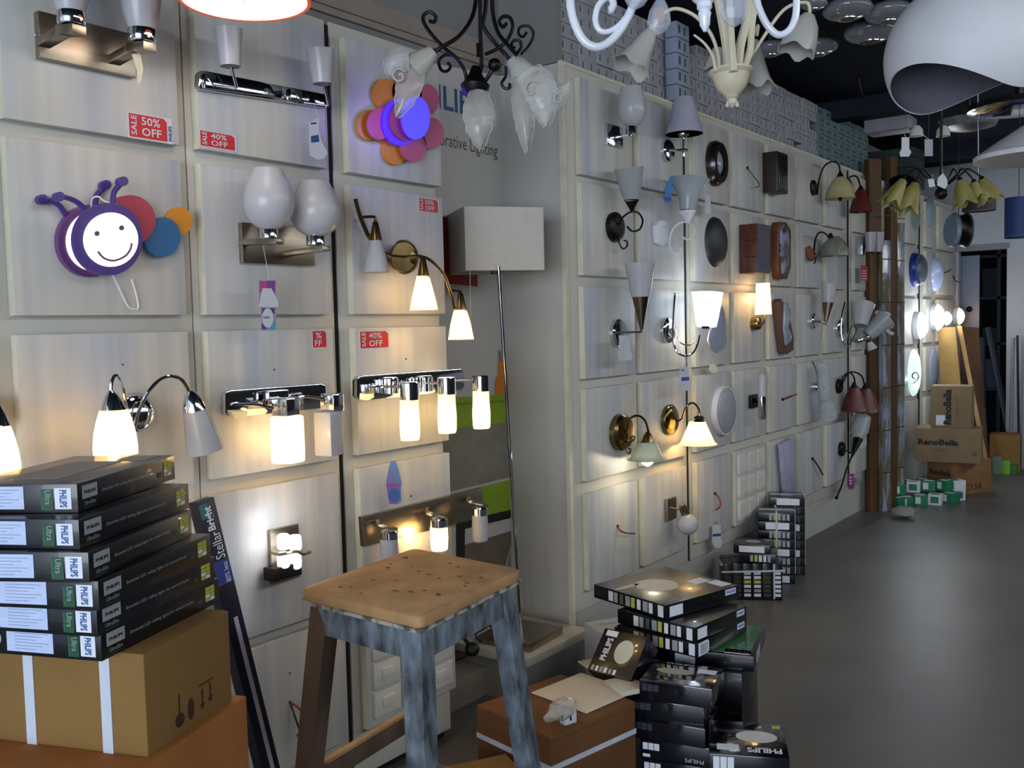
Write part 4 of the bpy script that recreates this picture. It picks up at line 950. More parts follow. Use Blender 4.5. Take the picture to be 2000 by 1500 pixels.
for lab, cx, cy, r, mm in (('pale teal round plate lamp top left of the far boards', 1785, 425, 28, 'a'), ('pale blue round plate lamp in the middle of the far boards top', 1815, 415, 30, 'b')):
    t = B(lab, cx, cy); dome(t, 'plate', mat('pale_teal_%s' % mm, '76868a' if mm == 'a' else '8296a0', .4), cx, cy, r, .0, .05, .8)
# ================================================================= left stack of flat black cartons
def heading(p, q): return math.degrees(math.atan2((q - p).y, (q - p).x))
ORD = ['topmost', 'second from the top', 'third from the top', 'third from the bottom', 'second from the bottom', 'lowest']
for i, (n, ang) in enumerate([((150, 945), 121), ((153, 1015), 117.5), ((172, 1079), 119.5), ((191, 1135), 115.4), ((188, 1187), 113), ((196, 1236), 112)]):
    z = 1.27 - .0475 * i
    c = Carton('lamp_carton', 'flat black ceiling light carton, %s of the six on the left pile' % ORD[i], 'carton', G(*n, z), ang, .335, .205, .0468, BLACKC, 'flat black cartons in the left pile')
    # side running right
    c.lab('R', .04, .42, .17, .88, GREYP); c.txt('R', 'PHILIPS', .055, .58, .155, .70, INK, bold=.03)
    c.txt('R', 'UltraSlim', .05, .2, .15, .34, GREYP); c.lab('R', .05, .1, .15, .13, mat('dark_green_print', '28402f', .6))
    c.txt('R', 'Essential LED ceiling lights for several looks', .21, .46, .74, .60, GREYP)
    for a in range(2):
        for b in range(4):
            c.lab('R', .865 + a * .045, .25 + b * .15, .905 + a * .045, .38 + b * .15, YEL if (a + b) % 3 != 1 or b == 3 else STICK, 'rating_mark')
    c.lab('R', .79, .3, .83, .46, mat('dim_print', '3c3f36', .6))
    # side running left
    c.lab('L', .12, .14, .56, .92, mat('pale_blue_label', 'b9c8e6', .6, var=.04, scale=40, stretch=(1, 1, 4)))
    for k in range(6): c.lab('L', .20 + .0, .24 + k * .11, .46 + .06 * ((k * 7) % 3 - 1), .26 + k * .11, mat('blue_grey_print', '7f8fb0', .6), 'printed_line', .0009)
    c.lab('L', .70, .10, .80, .82, mat('deep_green_print', '174a2c', .5)); c.txt('L', 'Ultra', .735, .3, .785, .78, GREYP, rot=-90)
    c.txt('L', 'slimbright', .70, .15, .725, .8, mat('green_lettering', '3d7a52', .6), rot=-90)
    c.lab('L', .815, .14, .95, .86, STICK); c.txt('L', 'PHILIPS', .855, .2, .915, .8, BLUEI, rot=-90, bold=.03)
    if i > 3: c.oval('L', .05, .55, .018, .16, GREYP, 'round_mark')
    if i == 0:
        c.lab('T', .15, .30, .75, .75, mat('dusty_label', '9c948a', .6)); c.lab('T', .80, .12, .97, .40, MATS['dusty_label'])
# cartons under the pile
N = G(280, 1278, .985)
ca = Carton('cardboard_carton', 'brown cardboard carton under the black pile, bound by two white straps', 'carton', N, 111, .245, .40, .172, CARD, bevel=.003)
ARROW = mat('brown_stamp', '3a200c', .8)
for (u, w) in ((.80, .028),):
    pass
for u in (.34, .34 + .30): ca.lab('L', .97 - (u - .34) / .30 * .47 - .47 + .0 if False else (.785 if u == .34 else .40), .0, (.785 if u == .34 else .40) + .05, 1.0, STRAP, 'white_strap', .0015)
def arrow(u, v, up=1):
    o, uu, vv, lu, lv = ca.fr('R'); p = o + uu * (u * lu) + vv * (v * lv); n = uu.cross(vv) * .0006
    s = [(-.004, 0), (-.004, .022), (-.012, .022), (0, .036), (.012, .022), (.004, .022), (.004, 0)] if up else [(-.002, .036), (-.002, .01), (-.008, .01), (0, 0), (.008, .01), (.002, .01), (.002, .036)]
    obj('printed_arrow', M().prism([p + uu * a + vv * b + n * .3 for a, b in s], n), ARROW, ca.o)
arrow(.62, .12, 0); arrow(.72, .14, 0)
ca.lab('R', .58, .37, .76, .385, ARROW, 'printed_bar'); ca.oval('R', .48, .2, .035, .11, ARROW, 'printed_glass'); ca.oval('R', .35, .16, .05, .07, ARROW, 'printed_umbrella')
ca.lab('R', .344, .2, .356, .42, ARROW, 'printed_bar')
Nl = Vector((N.x, N.y, .813)) - ca.a * .13 - ca.b * .015
cb = Carton('cardboard_carton', 'wide orange-brown carton at the bottom left corner under the strapped one', 'carton', Nl, 111, .40, .50, .405, mat('orange_cardboard', 'a0632c', .75, var=.06), bevel=.003)
cb.lab('T', .02, .70, .22, .86, mat('lime_label', 'b6c81e', .5)); cb.txt('T', 'OD', .04, .73, .2, .82, INK); cb.lab('T', .0, .5, .03, .66, GRNB)
Carton('cardboard_carton', 'carton standing on the floor carrying the cartons of the left pile', 'carton', Vector((Nl.x, Nl.y, .407)), 111, .42, .5, .407, CARD, bevel=.003)
# ================================================================= leaning tube carton
def frame_box(name, p0, p1, side, w, t, ma, label, cat, group=None):
    """long box from p0 (bottom) to p1 (top); side = direction of its width"""
    L = (p1 - p0); d = L.normalized(); s = (Vector(side) - d * d.dot(Vector(side))).normalized(); n = s.cross(d)
    o = obj(name, M().obox(p0, s * w, n * -t, L), ma, bevel=.002); tag(o, label, cat, group); return o, s, n, d, L.length
NAVY = mat('navy_black_print', '15132a', .35, var=.1)
pt, pb = W(384, 982, .075), W(512, 1500, .16)
pb = pt + (pb - pt) * (pt.z / (pt.z - pb.z))
o, s, n, d, LL = frame_box('tube_light_carton', pb, pt, (0, 1, 0), .055, .04, NAVY, 'long navy lamp carton leaning on the wall behind the left pile', 'carton')
if n.x < 0: n = -n
def strip(u0, u1, v0, v1, ma, nm='label'):       # u across 0..1, v metres down from the top
    return plate(nm, pt + s * (.055 * u0) - d * v1, s * (.055 * (u1 - u0)), d * (v1 - v0), ma, o)
strip(.45, .68, .33, LL - .01, mat('lilac_white_stripe', 'b9b2c4', .5), 'white_stripe')
strip(.05, .55, .01, .05, mat('teal_print', '2c6a70', .5)); strip(.05, .95, .17, .235, mat('print_blue', '2a3f8a', .5))
text('Stellar', pt + s * .046 - d * .165, d * .075, -s * .030, STICK, o, lift=.0012)
text('Bright', pt + s * .044 - d * .085, d * .066, -s * .030, STICK, o, bold=.03, lift=.0012)
text('80% less', pt + s * .046 - d * .232, d * .055, -s * .016, STICK, o, lift=.0016)
# ================================================================= stool
SWOOD = mat('worn_tan_seat', 'b08c5e', .7, var=.2, scale=14, col2='937350', bump=.15)
SPAINT = mat('peeling_blue_grey_paint', '76838f', .55, var=.1, scale=30, stretch=(1, 1, .45), sharp=False, col2='2f3134', bump=.25)
SPB = mat('bare_brown_leg', '5d4a3a', .7, var=.2, scale=9, stretch=(1, 1, .3))
c0, cR, cL, cB = Vector((-1.340, 1.431, .9)), Vector((-1.395, 1.86, .9)), Vector((-1.729, 1.445, .9)), Vector((-1.78, 1.885, .9))
cen = (c0 + cR + cL + cB) / 4
st = empty('stool', (cen.x, cen.y, 0), 'tall worn wooden stool with tan seat and peeling blue-grey legs', 'stool')
def ringpts(f, z, rr=.022):
    cs = [cen + (c - cen) * f for c in (c0, cR, cB, cL)]; out = []
    for i, c in enumerate(cs):
        p, q = cs[i - 1], cs[(i + 1) % 4]
        a, b = c + (p - c).normalized() * rr, c + (q - c).normalized() * rr
        for t in (0, .25, .5, .75, 1): out.append(((1 - t) ** 2 * a + 2 * t * (1 - t) * c + t * t * b))
        e = cs[(i + 1) % 4]; a2 = e + (c - e).normalized() * rr
        for t in (.15, .3, .45, .6, .75, .9): out.append(b + (a2 - b) * t + Vector((random.uniform(-1, 1), random.uniform(-1, 1), 0)) * .0018)
    return [Vector((p.x, p.y, z)) for p in out]
random.seed(3); r0 = ringpts(1.0, .872); random.seed(3); r1 = ringpts(1.012, .880); random.seed(3); r2 = ringpts(1.01, .896); random.seed(3); r3 = ringpts(.992, .90)
obj('seat', M().loft([r0, r1, r2, r3]), SWOOD, st, bevel=0, sharp=60)
random.seed(3); e0 = ringpts(1.03, .866); random.seed(3); e1 = ringpts(1.03, .874)
obj('seat_underboard', M().loft([e0, e1]), mat('weathered_dark_edge', '57504a', .8, var=.3, scale=30, sharp=True, col2='a39c90'), st, sharp=60)
PITM = mat('dark_seat_pits', '5a4128', .8)
for k in range(26):
    u, v = random.uniform(.1, .9), random.uniform(.1, .9)
    p = (c0 * (1 - u) + cR * u) * (1 - v) + (cL * (1 - u) + cB * u) * v
    ra, rb = random.uniform(.003, .008), random.uniform(.002, .0045)
    obj('seat_pit', M().prism([p + Vector((ra * math.cos(a) * (1 + .3 * math.sin(3 * a)), rb * math.sin(a), .0002)) for a in (2 * math.pi * i / 12 for i in range(12))], (0, 0, .0006)), PITM, st)
def leg(c, bare):
    dirv = (c - cen); dirv.z = 0; top = cen + dirv * .90; bot = cen + dirv * 1.32
    e1 = (Vector((cR.x - c0.x, cR.y - c0.y, 0))).normalized(); e2 = Vector((-e1.y, e1.x, 0))
    sx = -1 if dirv.dot(e1) > 0 else 1; sy = -1 if dirv.dot(e2) > 0 else 1
    w = .052; f = lambda p, z, w: [Vector((p.x, p.y, z)) + e1 * (sx * a * w) + e2 * (sy * b * w) for a, b in ((-.1, -.1), (.9, -.1), (.9, .9), (-.1, .9))]
    lay = [f(top + (bot - top) * t, .868 * (1 - t), w * (1 - .12 * t)) for t in (0, .2, .4, .6, .8, 1)]
    return obj('leg', M().loft(lay), SPB if bare else SPAINT, st, bevel=.003)
for c, b in ((c0, 0), (cR, 0), (cL, 1), (cB, 0)): leg(c, b)
def rail(name, ca_, cb_, f, z0, z1, th, ma=SPAINT):
    a = cen + (ca_ - cen) * f; b = cen + (cb_ - cen) * f; u = (b - a).normalized(); nn = Vector((-u.y, u.x, 0))
    if nn.dot(cen - a) < 0: nn = -nn
    a = Vector((a.x, a.y, z0)); b = Vector((b.x, b.y, z0))
    return obj(name, M().obox(a + u * .02, (b - a) - u * .04, nn * th, (0, 0, z1 - z0)), ma, st, bevel=.002)
for a, b in ((c0, cR), (c0, cL), (cR, cB), (cL, cB)): rail('apron', a, b, .915, .792, .868, .02)
rail('stretcher', cL, cB, 1.10, .40, .445, .02, SPB); rail('stretcher', c0, cR, 1.10, .26, .30, .02); rail('stretcher', c0, cL, 1.15, .17, .21, .02); rail('stretcher', cR, cB, 1.10, .26, .30, .02)
rail('stretcher_top', cL, cB, 1.105, .445, .455, .018, SWOOD)
# ================================================================= floor lamp
base = [G(1026, 1263, .24), G(1099, 1222, .24)]
fl = empty('floor_lamp', (-2.36, 3.16, .201), 'slim chrome floor lamp with a plastic wrapped square cream shade', 'floor lamp')
bn = G(1034, 1259, .235); bh = heading(bn, G(1099, 1223, .235)); bl = (G(1099, 1223, .235) - bn).length
a = Vector((math.cos(math.radians(bh)), math.sin(math.radians(bh)), 0)); b = Vector((-a.y, a.x, 0))
obj('square_base', M().obox(bn - Vector((0, 0, .034)), a * bl, b * min(bl, .25), (0, 0, .034)), NICKEL, fl, bevel=.003)
pb_ = bn + a * bl * .5 + b * .125; sc = W(985, 470, 0, -2.27)
zz = lambda py: sc.z
ptop = D(974, 530, (sc - EYE).dot(FWD)); 
obj('pole', M().tube([pb_, ptop + Vector((0, 0, .02))], .0075, 12, False), CHROME, fl)
m_ = mpp(sc); w = 160 * m_; h = 123 * m_
ang = math.radians(heading(Vector((0, 0, 0)), Vector((RIGHT.x, RIGHT.y, 0))) + 17)
u = Vector((math.cos(ang), math.sin(ang), 0)); v = Vector((-u.y, u.x, 0))
SHD = mat('cream_fabric_shade', 'bdb5a4', .75, var=.03, scale=60)
cf = D(986, 466, (sc - EYE).dot(FWD) - .0)
cf = cf - v * 0.0
o0 = cf - u * w / 2 - Vector((0, 0, h / 2)); th = .003; dp = w * .92
box = M()
for oo, aa, bb in ((o0, u * w, v * th), (o0 + v * (dp - th), u * w, v * th), (o0 + v * th, u * th, v * (dp - 2 * th)), (o0 + u * (w - th) + v * th, u * th, v * (dp - 2 * th))):
    obj('shade_side', M().obox(oo, aa, bb, (0, 0, h)), SHD, fl)
obj('shade_wrap', M().obox(o0 - u * .003 - v * .003 - Vector((0, 0, .002)), u * (w + .006), v * (dp + .006), (0, 0, h + .004)), SHRINK, fl, bevel=.006)
obj('socket', M().tube([cf + v * dp / 2 - Vector((0, 0, h / 2 + .005)), cf + v * dp / 2 - Vector((0, 0, h * .2))], .02, 12, False), BRONZE, fl)
obj('shade_spider', M().tube([cf + v * dp / 2 - Vector((0, 0, h / 2)) - u * w * .48, cf + v * dp / 2 - Vector((0, 0, h / 2)) + u * w * .48], .003, 6, False), CHROME, fl)
obj('pole_top', M().tube([ptop, cf + v * dp / 2 - Vector((0, 0, h / 2 - .01))], .006, 8, False), CHROME, fl)
obj('pull_cord', M().tube([D(918, 530, 3.5), D(919, 620, 3.5)], .0008, 5, False), PAPER, fl)
# cable with plug on the platform
cb_ = obj('cable', M().tube([G(962, 1208, .21), G(950, 1225, .23), G(930, 1238, .22), G(938, 1252, .21), G(958, 1245, .22), G(964, 1228, .24), G(945, 1220, .25), G(925, 1232, .23)], .0035, 8), WIREB)
tag(cb_, 'coiled black cable with its plug lying on the recess platform', 'cable')
pc = G(923, 1268, .235)
obj('plug_body', M().lathe(pc, pc + Vector((.02, -.03, .012)), [(0, .028), (.6, .028), (1, .014)], 16), WIREB, cb_)
obj('plug_neck', M().tube([pc, G(905, 1245, .25)], .008, 8, False), WIREB, cb_)
obj('cable_tail', M().tube([pc, G(905, 1284, .18), G(886, 1292, .14)], .003, 6), WIREB, cb_)
# ================================================================= brown cartons on the floor by the stool
bc = Carton('cardboard_carton', 'old brown carton on the floor right of the stool, bound by a white strap', 'carton', G(1075, 1440, .28), 79, .385, .345, .28, CARDD, bevel=.006)
bc.lab('R', 0, .62, 1, .68, STRAP, 'white_strap', .002); bc.lab('L', 0, .62, 1, .68, STRAP, 'white_strap', .002)
bc.lab('L', .0, .93, 1, .95, mat('dark_tape_line', '6b4322', .6), 'carton_seam'); bc.lab('R', .0, .93, 1, .95, MATS['dark_tape_line'], 'carton_seam')
sh = Carton('white_sheet', 'square cream foam sheet lying on the strapped brown carton', 'sheet', G(1145, 1392, .286), 80.6, .245, .245, .004, mat('cream_foam', 'ccc4b2', .7, var=.03), bevel=.001)
cy = Carton('cardboard_carton', 'small plain carton on the floor right behind the near stool leg', 'carton', Vector((-1.78, 2.02, .17)), 60, .22, .13, .17, CARD, bevel=.003)
# crumpled plastic and small white box
pm = M(); pc2 = G(1095, 1385, .33)
random.seed(11)
rings = []
for i in range(6):
    th = math.pi * (i + .3) / 6.6
    rings.append([pc2 + Vector((.035 * math.sin(th) * math.cos(a), .075 * math.sin(th) * math.sin(a), -.034 * math.cos(th))) * random.uniform(.75, 1.15) for a in (2 * math.pi * k / 14 for k in range(14))])
pb2 = obj('plastic_bag', M().loft(rings), mat('crumpled_clear_plastic', 'd6d2c8', .15, alpha=.45, bump=.7, scale=30), at=pc2 - Vector((0, 0, .04))); tag(pb2, 'crumpled clear plastic bag beside the foam sheet', 'plastic bag')
wb = Carton('small_box', 'tiny white box with a black mark next to the crumpled plastic', 'box', G(1103, 1394, .318), 70, .045, .028, .038, PAPER)
wb.txt('R', 'I', .4, .3, .55, .75, INK, bold=.05); wb.txt('L', 'I', .4, .3, .7, .8, INK, bold=.05)
# white cartons behind
wc = Carton('white_carton', 'white printed carton leaning by the far wall base behind the black cartons', 'carton', G(1178, 1240, .25), 58, .30, .18, .25, PAPER, bevel=.002)
wc.txt('T', 'PHILIPS', .15, .6, .6, .75, GREYP); wc.oval('T', .3, .3, .06, .09, GREYP, 'hand_hole'); wc.oval('T', .75, .35, .08, .1, INK, 'hand_hole')
fp = Carton('white_packing_sheet', 'white perforated packing piece behind the small tilted black carton', 'packing', G(1158, 1312, .288), 60, .18, .12, .004, mat('white_foam', 'c6c3b6', .7)); fp.oval('T', .4, .5, .18, .12, INK, 'cut_hole')
fq = Carton('white_packing_sheet', 'folded white packing piece under the small tilted black carton', 'packing', G(1215, 1352, .300), 60, .10, .12, .016, MATS['white_foam'])
# tilted small carton
def qbox(name, label, cat, pts, back, ma, group=None):
    bl_, br, tr, tl = [Vector(p) for p in pts]; m = M().prism([bl_, br, tr, tl], back); o = obj(name, m, ma, bevel=.002); tag(o, label, cat, group); return o, bl_, br - bl_, tl - bl_
p_bl = G(1147, 1308, .305); p_br = G(1232, 1330, .305)
U = p_br - p_bl; up = (G(1180, 1243, .40) - p_bl)
up = up - U.normalized() * up.dot(U.normalized()); up = up.normalized() * .165
nrm = U.cross(up).normalized()
o, P, U, V = qbox('lamp_carton', 'small black downlight carton tilted against the big black pile', 'carton', (p_bl, p_br, p_br + up, p_bl + up), -nrm * .09, BLACKC)
def on(o, P, U, V, u0, v0, u1, v1, ma, nm='label', t=.0006): return plate(nm, P + U * u0 + V * v0, U * (u1 - u0), V * (v1 - v0), ma, o, t)
def ont(o, P, U, V, s_, u0, v0, u1, v1, ma, rot=0, bold=0):
    p, a, b = P + U * u0 + V * v0, U * (u1 - u0), V * (v1 - v0)
    if rot == 90: p, a, b = p + a, b, -a
    if rot == -90: p, a, b = p + b, -b, a
    if rot == 180: p, a, b = p + a + b, -a, -b
    return text(s_, p, a, b, ma, o, bold=bold, lift=.0012)
obj('product_picture', M().prism([P + U * (.62 + .2 * math.cos(a)) + V * (.56 + .27 * math.sin(a)) + nrm * .0004 for a in (2 * math.pi * i / 28 for i in range(28))], nrm * .0006), mat('printed_warm_white', 'c9ccbc', .5), o)
ont(o, P, U, V, 'PHILIPS', .16, .28, .30, .80, STICK, rot=90, bold=.03); on(o, P, U, V, .08, .84, .34, .97, STICK)
for k in range(6): on(o, P, U, V, .06 + k * .1, .03, .12 + k * .1, .14, STICK if k % 2 else GREYP, 'rating_mark')
# ================================================================= big flat cartons pile (centre right)
def bigmarks(c):
    for k in range(8): c.lab('L', .22 + k * .08, .14, .22 + (.05 if k % 3 else .065) + k * .08, .86, [STICK, GREYP, mat('dim_print2', '55564e', .6), GREYP, YEL, STICK, GREYP, STICK][k], 'rating_mark')
    c.lab('L', .90, .1, .97, .9, STICK); c.lab('R', .05, .12, .22, .85, STICK); c.lab('R', .80, .5, .95, .92, mat('label_blue_white', 'c2cbe2', .6)); c.txt('R', 'PHILIPS', .815, .62, .935, .8, BLUEI, bold=.03)
g = 'large flat black cartons in the centre pile'
b1 = Carton('lamp_carton', 'large flat black carton with a white disc picture, topmost of the centre pile', 'carton', G(1300, 1183, .5), heading(G(1300, 1183, .5), G(1443, 1143, .5)), .40, .38, .052, BLACKC, g, .002)
bigmarks(b1); b1.oval('T', .42, .55, .21, .22, mat('printed_disc', 'b9b8b2', .5)); b1.oval('T', .17, .70, .16, .035, MATS['printed_disc']); b1.lab('T', .72, .30, .93, .45, STICK); b1.lab('T', .84, .08, .98, .28, STICK)
b1.txt('T', 'PHILIPS', .05, .06, .25, .10, GREYP)
b2 = Carton('lamp_carton', 'large flat black carton turned askew, second of the centre pile', 'carton', G(1357, 1227, .445), heading(G(1357, 1227, .445), G(1458, 1184, .445)), (G(1357, 1227, .445) - G(1458, 1184, .445)).length, .34, .052, BLACKC, g, .002); bigmarks(b2)
b3 = Carton('lamp_carton', 'large flat black carton, third from the top of the centre pile', 'carton', G(1362, 1257, .39), heading(G(1362, 1257, .39), G(1458, 1208, .39)), (G(1362, 1257, .39) - G(1458, 1208, .39)).length, .34, .052, BLACKC, g, .002); bigmarks(b3)
b3.lab('R', .02, .05, .2, .95, STICK)
g1 = G(1472, 1283, .335); hd = heading(g1, G(1497, 1217, .335))
b4 = Carton('lamp_carton', 'black carton with a shiny green top sticking out right of the centre pile', 'carton', g1, hd, .36, .30, .055, BLACKC, None, .002)
b4.lab('T', .06, .05, .95, .62, mat('glossy_green_print', '2f7040', .15, coat=.6), 'green_panel'); b4.lab('L', .08, .15, .32, .75, STICK); b4.lab('T', .04, .05, .16, .35, STICK); b4.txt('T', 'PHILIPS', .06, .07, .14, .32, INK, rot=90, bold=.02)
b4.lab('R', .2, .1, .5, .9, GREYP)
for k in range(2):
    Carton('lamp_carton', 'black carton under the green-topped carton, %s' % ['upper one', 'lower one'][k], 'carton', Vector((-1.33, 3.04, .278 - k * .139)), 100, .24, .24, .137, BLACKC, 'black cartons under the green-topped carton', .002)
for k in range(5):
    Carton('lamp_carton', 'black carton in the hidden column carrying the centre pile, level %s' % ['one', 'two', 'three', 'four', 'five'][k], 'carton', Vector((-1.66, 3.05, .0655 * (5 - k))), 73, .24, .24, .0645, BLACKC, 'black column under the centre pile', .002)
# small shrink wrapped column
p1, p2 = G(1248, 1328, .33), G(1393, 1347, .33); hd = heading(p1, p2)
WR = mat('black_card_in_wrap', '11121a', .12, var=.1, coat=.9, bump=.05)
off = [0, -.028, -.022, .0, .004]
LV = ['topmost', 'second from the top', 'middle one', 'second from the bottom', 'lowest']
for k in range(5):
    n = p1 + Vector((math.cos(math.radians(hd)), math.sin(math.radians(hd)), 0)) * off[k]; n.z = .33 - .066 * k
    c = Carton('lamp_carton', 'shrink wrapped small black downlight carton in the front column, ' + LV[k], 'carton', n, hd + [0, 2, -1, 1, 0][k], .24, .20, .0655, WR, 'shrink wrapped cartons of the front column', .003)
    if k > 2: c.txt('R', 'PHILIPS', .62, .15, .88, .35, GREYP, rot=180, bold=.02)
    for j in range(3): c.lab('R', .04 + j * .08, .5, .11 + j * .08, .85, STICK if k > 2 else mat('dim_print3', '2b2f3c', .5), 'rating_mark')
    if k > 2: c.lab('R', .04, .12, .14, .28, STICK)
    if k == 0:
        c.oval('T', .38, .58, .26, .13, mat('printed_oval', 'a7a796', .5)); c.lab('T', .68, .64, .94, .82, STICK); c.txt('T', 'PHILIPS', .2, .88, .6, .96, GREYP, bold=.02)
# right shrink wrapped cartons
n0 = G(1385, 1472, .2)
for k in range(3):
    n = Vector((n0.x, n0.y, .2 - .066 * k))
    c = Carton('lamp_carton', 'shrink wrapped black downlight carton at the bottom right of the piles, ' + ['topmost', 'middle', 'lowest'][k], 'carton', n, 25.6, .235, .25, .0655, WR, 'cartons of the bottom right column', .003)
    for j in range(3): c.lab('R', .05 + j * .09, .3, .13 + j * .09, .9, STICK, 'rating_mark')
    if k == 0:
        c.oval('T', .62, .56, .27, .17, mat('printed_white_oval', 'cfd2d0', .5)); c.txt('T', 'PHILIPS', .48, .10, .92, .24, STICK, rot=180, bold=.04)
        c.lab('T', .10, .14, .38, .30, STICK); c.lab('T', .84, .84, .95, .92, YEL)
# ================================================================= strapped bundles by the far wall
n = Vector((-2.03, 5.12, 0)); hd = 27
sb = []
hd = 24
for col in range(2):
    for k in range(8 if col == 0 else 9):
        a = Vector((math.cos(math.radians(hd)), math.sin(math.radians(hd)), 0)); b = Vector((-a.y, a.x, 0))
        base_ = Vector((-2.13, 5.12, 0)) + (b * .207 + a * .07) * col
        pos = base_ + Vector((0, 0, .051 * (k + 1)))
        c = Carton('lamp_carton', 'black carton in the %s strapped column by the far wall, level %d up' % (['near', 'rear'][col], k + 1), 'carton', pos, 24, .20, .20, .05, BLACKC, 'strapped black cartons by the far wall', .002)
        if (k + col) % 3 == 0: c.lab('R', .2, .12, .85, .88, STICK)
        else:
            for j in range(5): c.lab('R', .3 + j * .12, .15, .38 + j * .12, .85, [GREYP, YEL, GREYP, GREYP, GREYP][j] if col == 0 else mat('dim_print', '3c3f36'), 'rating_mark')
        c.oval('T', .5, .5, .2, .2, GREYP) if k == (7 if col == 0 else 8) else None
def strap(label, pts, w=.006):
    o = obj('white_strap', M().tube(pts, w, 4, False), STRAP); tag(o, label, 'strap', 'white packing straps'); return o
zt = .051 * 8 + .006; B0 = Vector((-2.13, 5.12, 0)); a = Vector((math.cos(math.radians(24)), math.sin(math.radians(24)), 0)); b = Vector((-a.y, a.x, 0))
p = B0 + a * .10; strap('white strap down the front of the near strapped column', [p - b * .006 + Vector((0, 0, .04)), p - b * .006 + Vector((0, 0, zt)), p + b * .205 + Vector((0, 0, zt))])
p = B0 + a * .206; strap('white strap down the right side of the near strapped column', [p + b * .08 + Vector((0, 0, .04)), p + b * .08 + Vector((0, 0, zt)), p - a * .2 + b * .08 + Vector((0, 0, zt))], .004)
B1 = B0 + b * .207 + a * .07; p = B1 + a * .206; strap('white strap down the right side of the rear strapped column', [p + b * .09 + Vector((0, 0, .04)), p + b * .09 + Vector((0, 0, .46 + .006)), p - a * .2 + b * .09 + Vector((0, 0, .466))], .004)
# bundle of upright cartons in front of them
a2 = 30; av = Vector((math.cos(math.radians(a2)), math.sin(math.radians(a2)), 0)); bv = Vector((-av.y, av.x, 0))
q0 = Vector((-2.16, 4.70, 0))
for k in range(6):
    c = Carton('lamp_carton', 'black carton on edge in the low strapped bundle, %s from left' % ['first', 'second', 'third', 'fourth', 'fifth', 'sixth'][k], 'carton', q0 + av * (.0525 * k) + Vector((0, 0, .20)), a2, .051, .20, .20, BLACKC, 'cartons on edge in the low bundle', .002)
    for j in range(6): c.lab('R', .15, .1 + j * .12, .85, .18 + j * .12, [STICK, GREYP, STICK, YEL, STICK, STICK][j] if k in (2, 3) else (STICK if k == 5 else mat('dim_print', '3c3f36')), 'rating_mark')
e = [q0 - av * .006 - bv * .008, q0 + av * .322 - bv * .008, q0 + av * .322 + bv * .206, q0 - av * .006 + bv * .206]
strap('white strap around the low bundle of upright cartons', [x + Vector((0, 0, .155 + .01 * i)) for i, x in enumerate(e + [e[0]])], .006)
strap('white strap over the right end of the low bundle', [q0 + av * .27 - bv * .006 + Vector((0, 0, .01)), q0 + av * .27 - bv * .006 + Vector((0, 0, .206)), q0 + av * .27 + bv * .2 + Vector((0, 0, .206))], .005)
for k in range(2):
    c = Carton('lamp_carton', 'small black carton lying on the low strapped bundle, ' + ['upper one with a wide white label', 'lower one'][k], 'carton', q0 + av * (.06 + .03 * k) + bv * .01 + Vector((0, 0, .305 - .05 * k)), a2 - 12, .19, .17, .049, BLACKC, None, .002)
    c.lab('R', .15, .15, .85, .85, STICK) if k == 0 else [c.lab('R', .3 + j * .12, .15, .38 + j * .12, .85, [GREYP, YEL, STICK, STICK, GREYP][j], 'rating_mark') for j in range(5)]
    if k == 0: c.oval('T', .5, .5, .22, .2, GREYP)
# ================================================================= tall cartons and wrapped tubes standing at the wall
TUBEW = mat('plastic_wrapped_tubes', '8f98ae', .12, var=.3, scale=18, stretch=(1, 1, .25), sharp=True, col2='66604f', bump=.7, coat=.6)
TBR = mat('brown_tall_carton', '5f4322', .6, var=.2, scale=6, stretch=(1, 1, .2), bump=.1)
for (x0, x1, yb, ztop, mm, lab, nm) in ((1697, 1725, 1000, 2.72, TBR, 'tall brown carton standing nearest the narrow board', 'tall_carton'), (1723, 1742, 1000, 2.1, TUBEW, 'shiny plastic wrapped bundle between the two tall brown cartons', 'wrapped_tubes'),
                                 (1739, 1754, 994, 2.75, TBR, 'second slimmer tall brown carton', 'tall_carton'), (1752, 1768, 988, 2.25, TUBEW, 'shiny plastic wrapped bundle right of the slim brown carton', 'wrapped_tubes')):
    p, q = G(x0, yb, 0), G(x1, yb - 3, 0); u_ = q - p; n_ = Vector((u_.y, -u_.x, 0)).normalized()
    if n_.dot(-FWD) < 0: n_ = -n_
    o = obj(nm, M().obox(p + u_ * .07, u_ * .84, -n_ * (.06 if mm is TBR else .04), (0, 0, ztop)), mm, bevel=.004); tag(o, lab, 'bundle' if mm is TUBEW else 'carton')
    for j in range(7): obj('tape_band', M().obox(p + u_ * .07 + n_ * .0006 + Vector((0, 0, .3 + j * .33)), u_ * .84, n_ * .001, (0, 0, .008)), mat('dark_tape', '3d2e1e', .5), o)
# ================================================================= cartons at the far end
KR = mat('kraft_far', '877355', .8, var=.06)
n = G(1862, 969, 0); hr = heading(n, G(1936, 960, 0)); hh = .285
c = Carton('cardboard_carton', 'large brown carton on the floor at the bottom of the far three-carton stack', 'carton', n + Vector((0, 0, hh)), hr, .44, .28, hh, mat('kraft_warm', '85613c', .8, var=.06), None, .004)
c.txt('L', 'RenoBella', .1, .55, .9, .72, INK, bold=.03); c.txt('R', 'C13A', .3, .12, .75, .3, INK)
n2 = G(1788, 897, hh); n2 = n + Vector((-.30, .02, 0)); n2.z = hh + .275
p = YP(1790, 840, 8.45); q = YP(1862, 840, 8.45)
n2 = YP(1788, 900, 8.42); n2.z = hh + .285
c = Carton('cardboard_carton', 'wide brown carton with bold black print in the middle of the far stack', 'carton', Vector((n2.x, n2.y, hh + .285)), 8, .50, .30, .284, KR, None, .004)
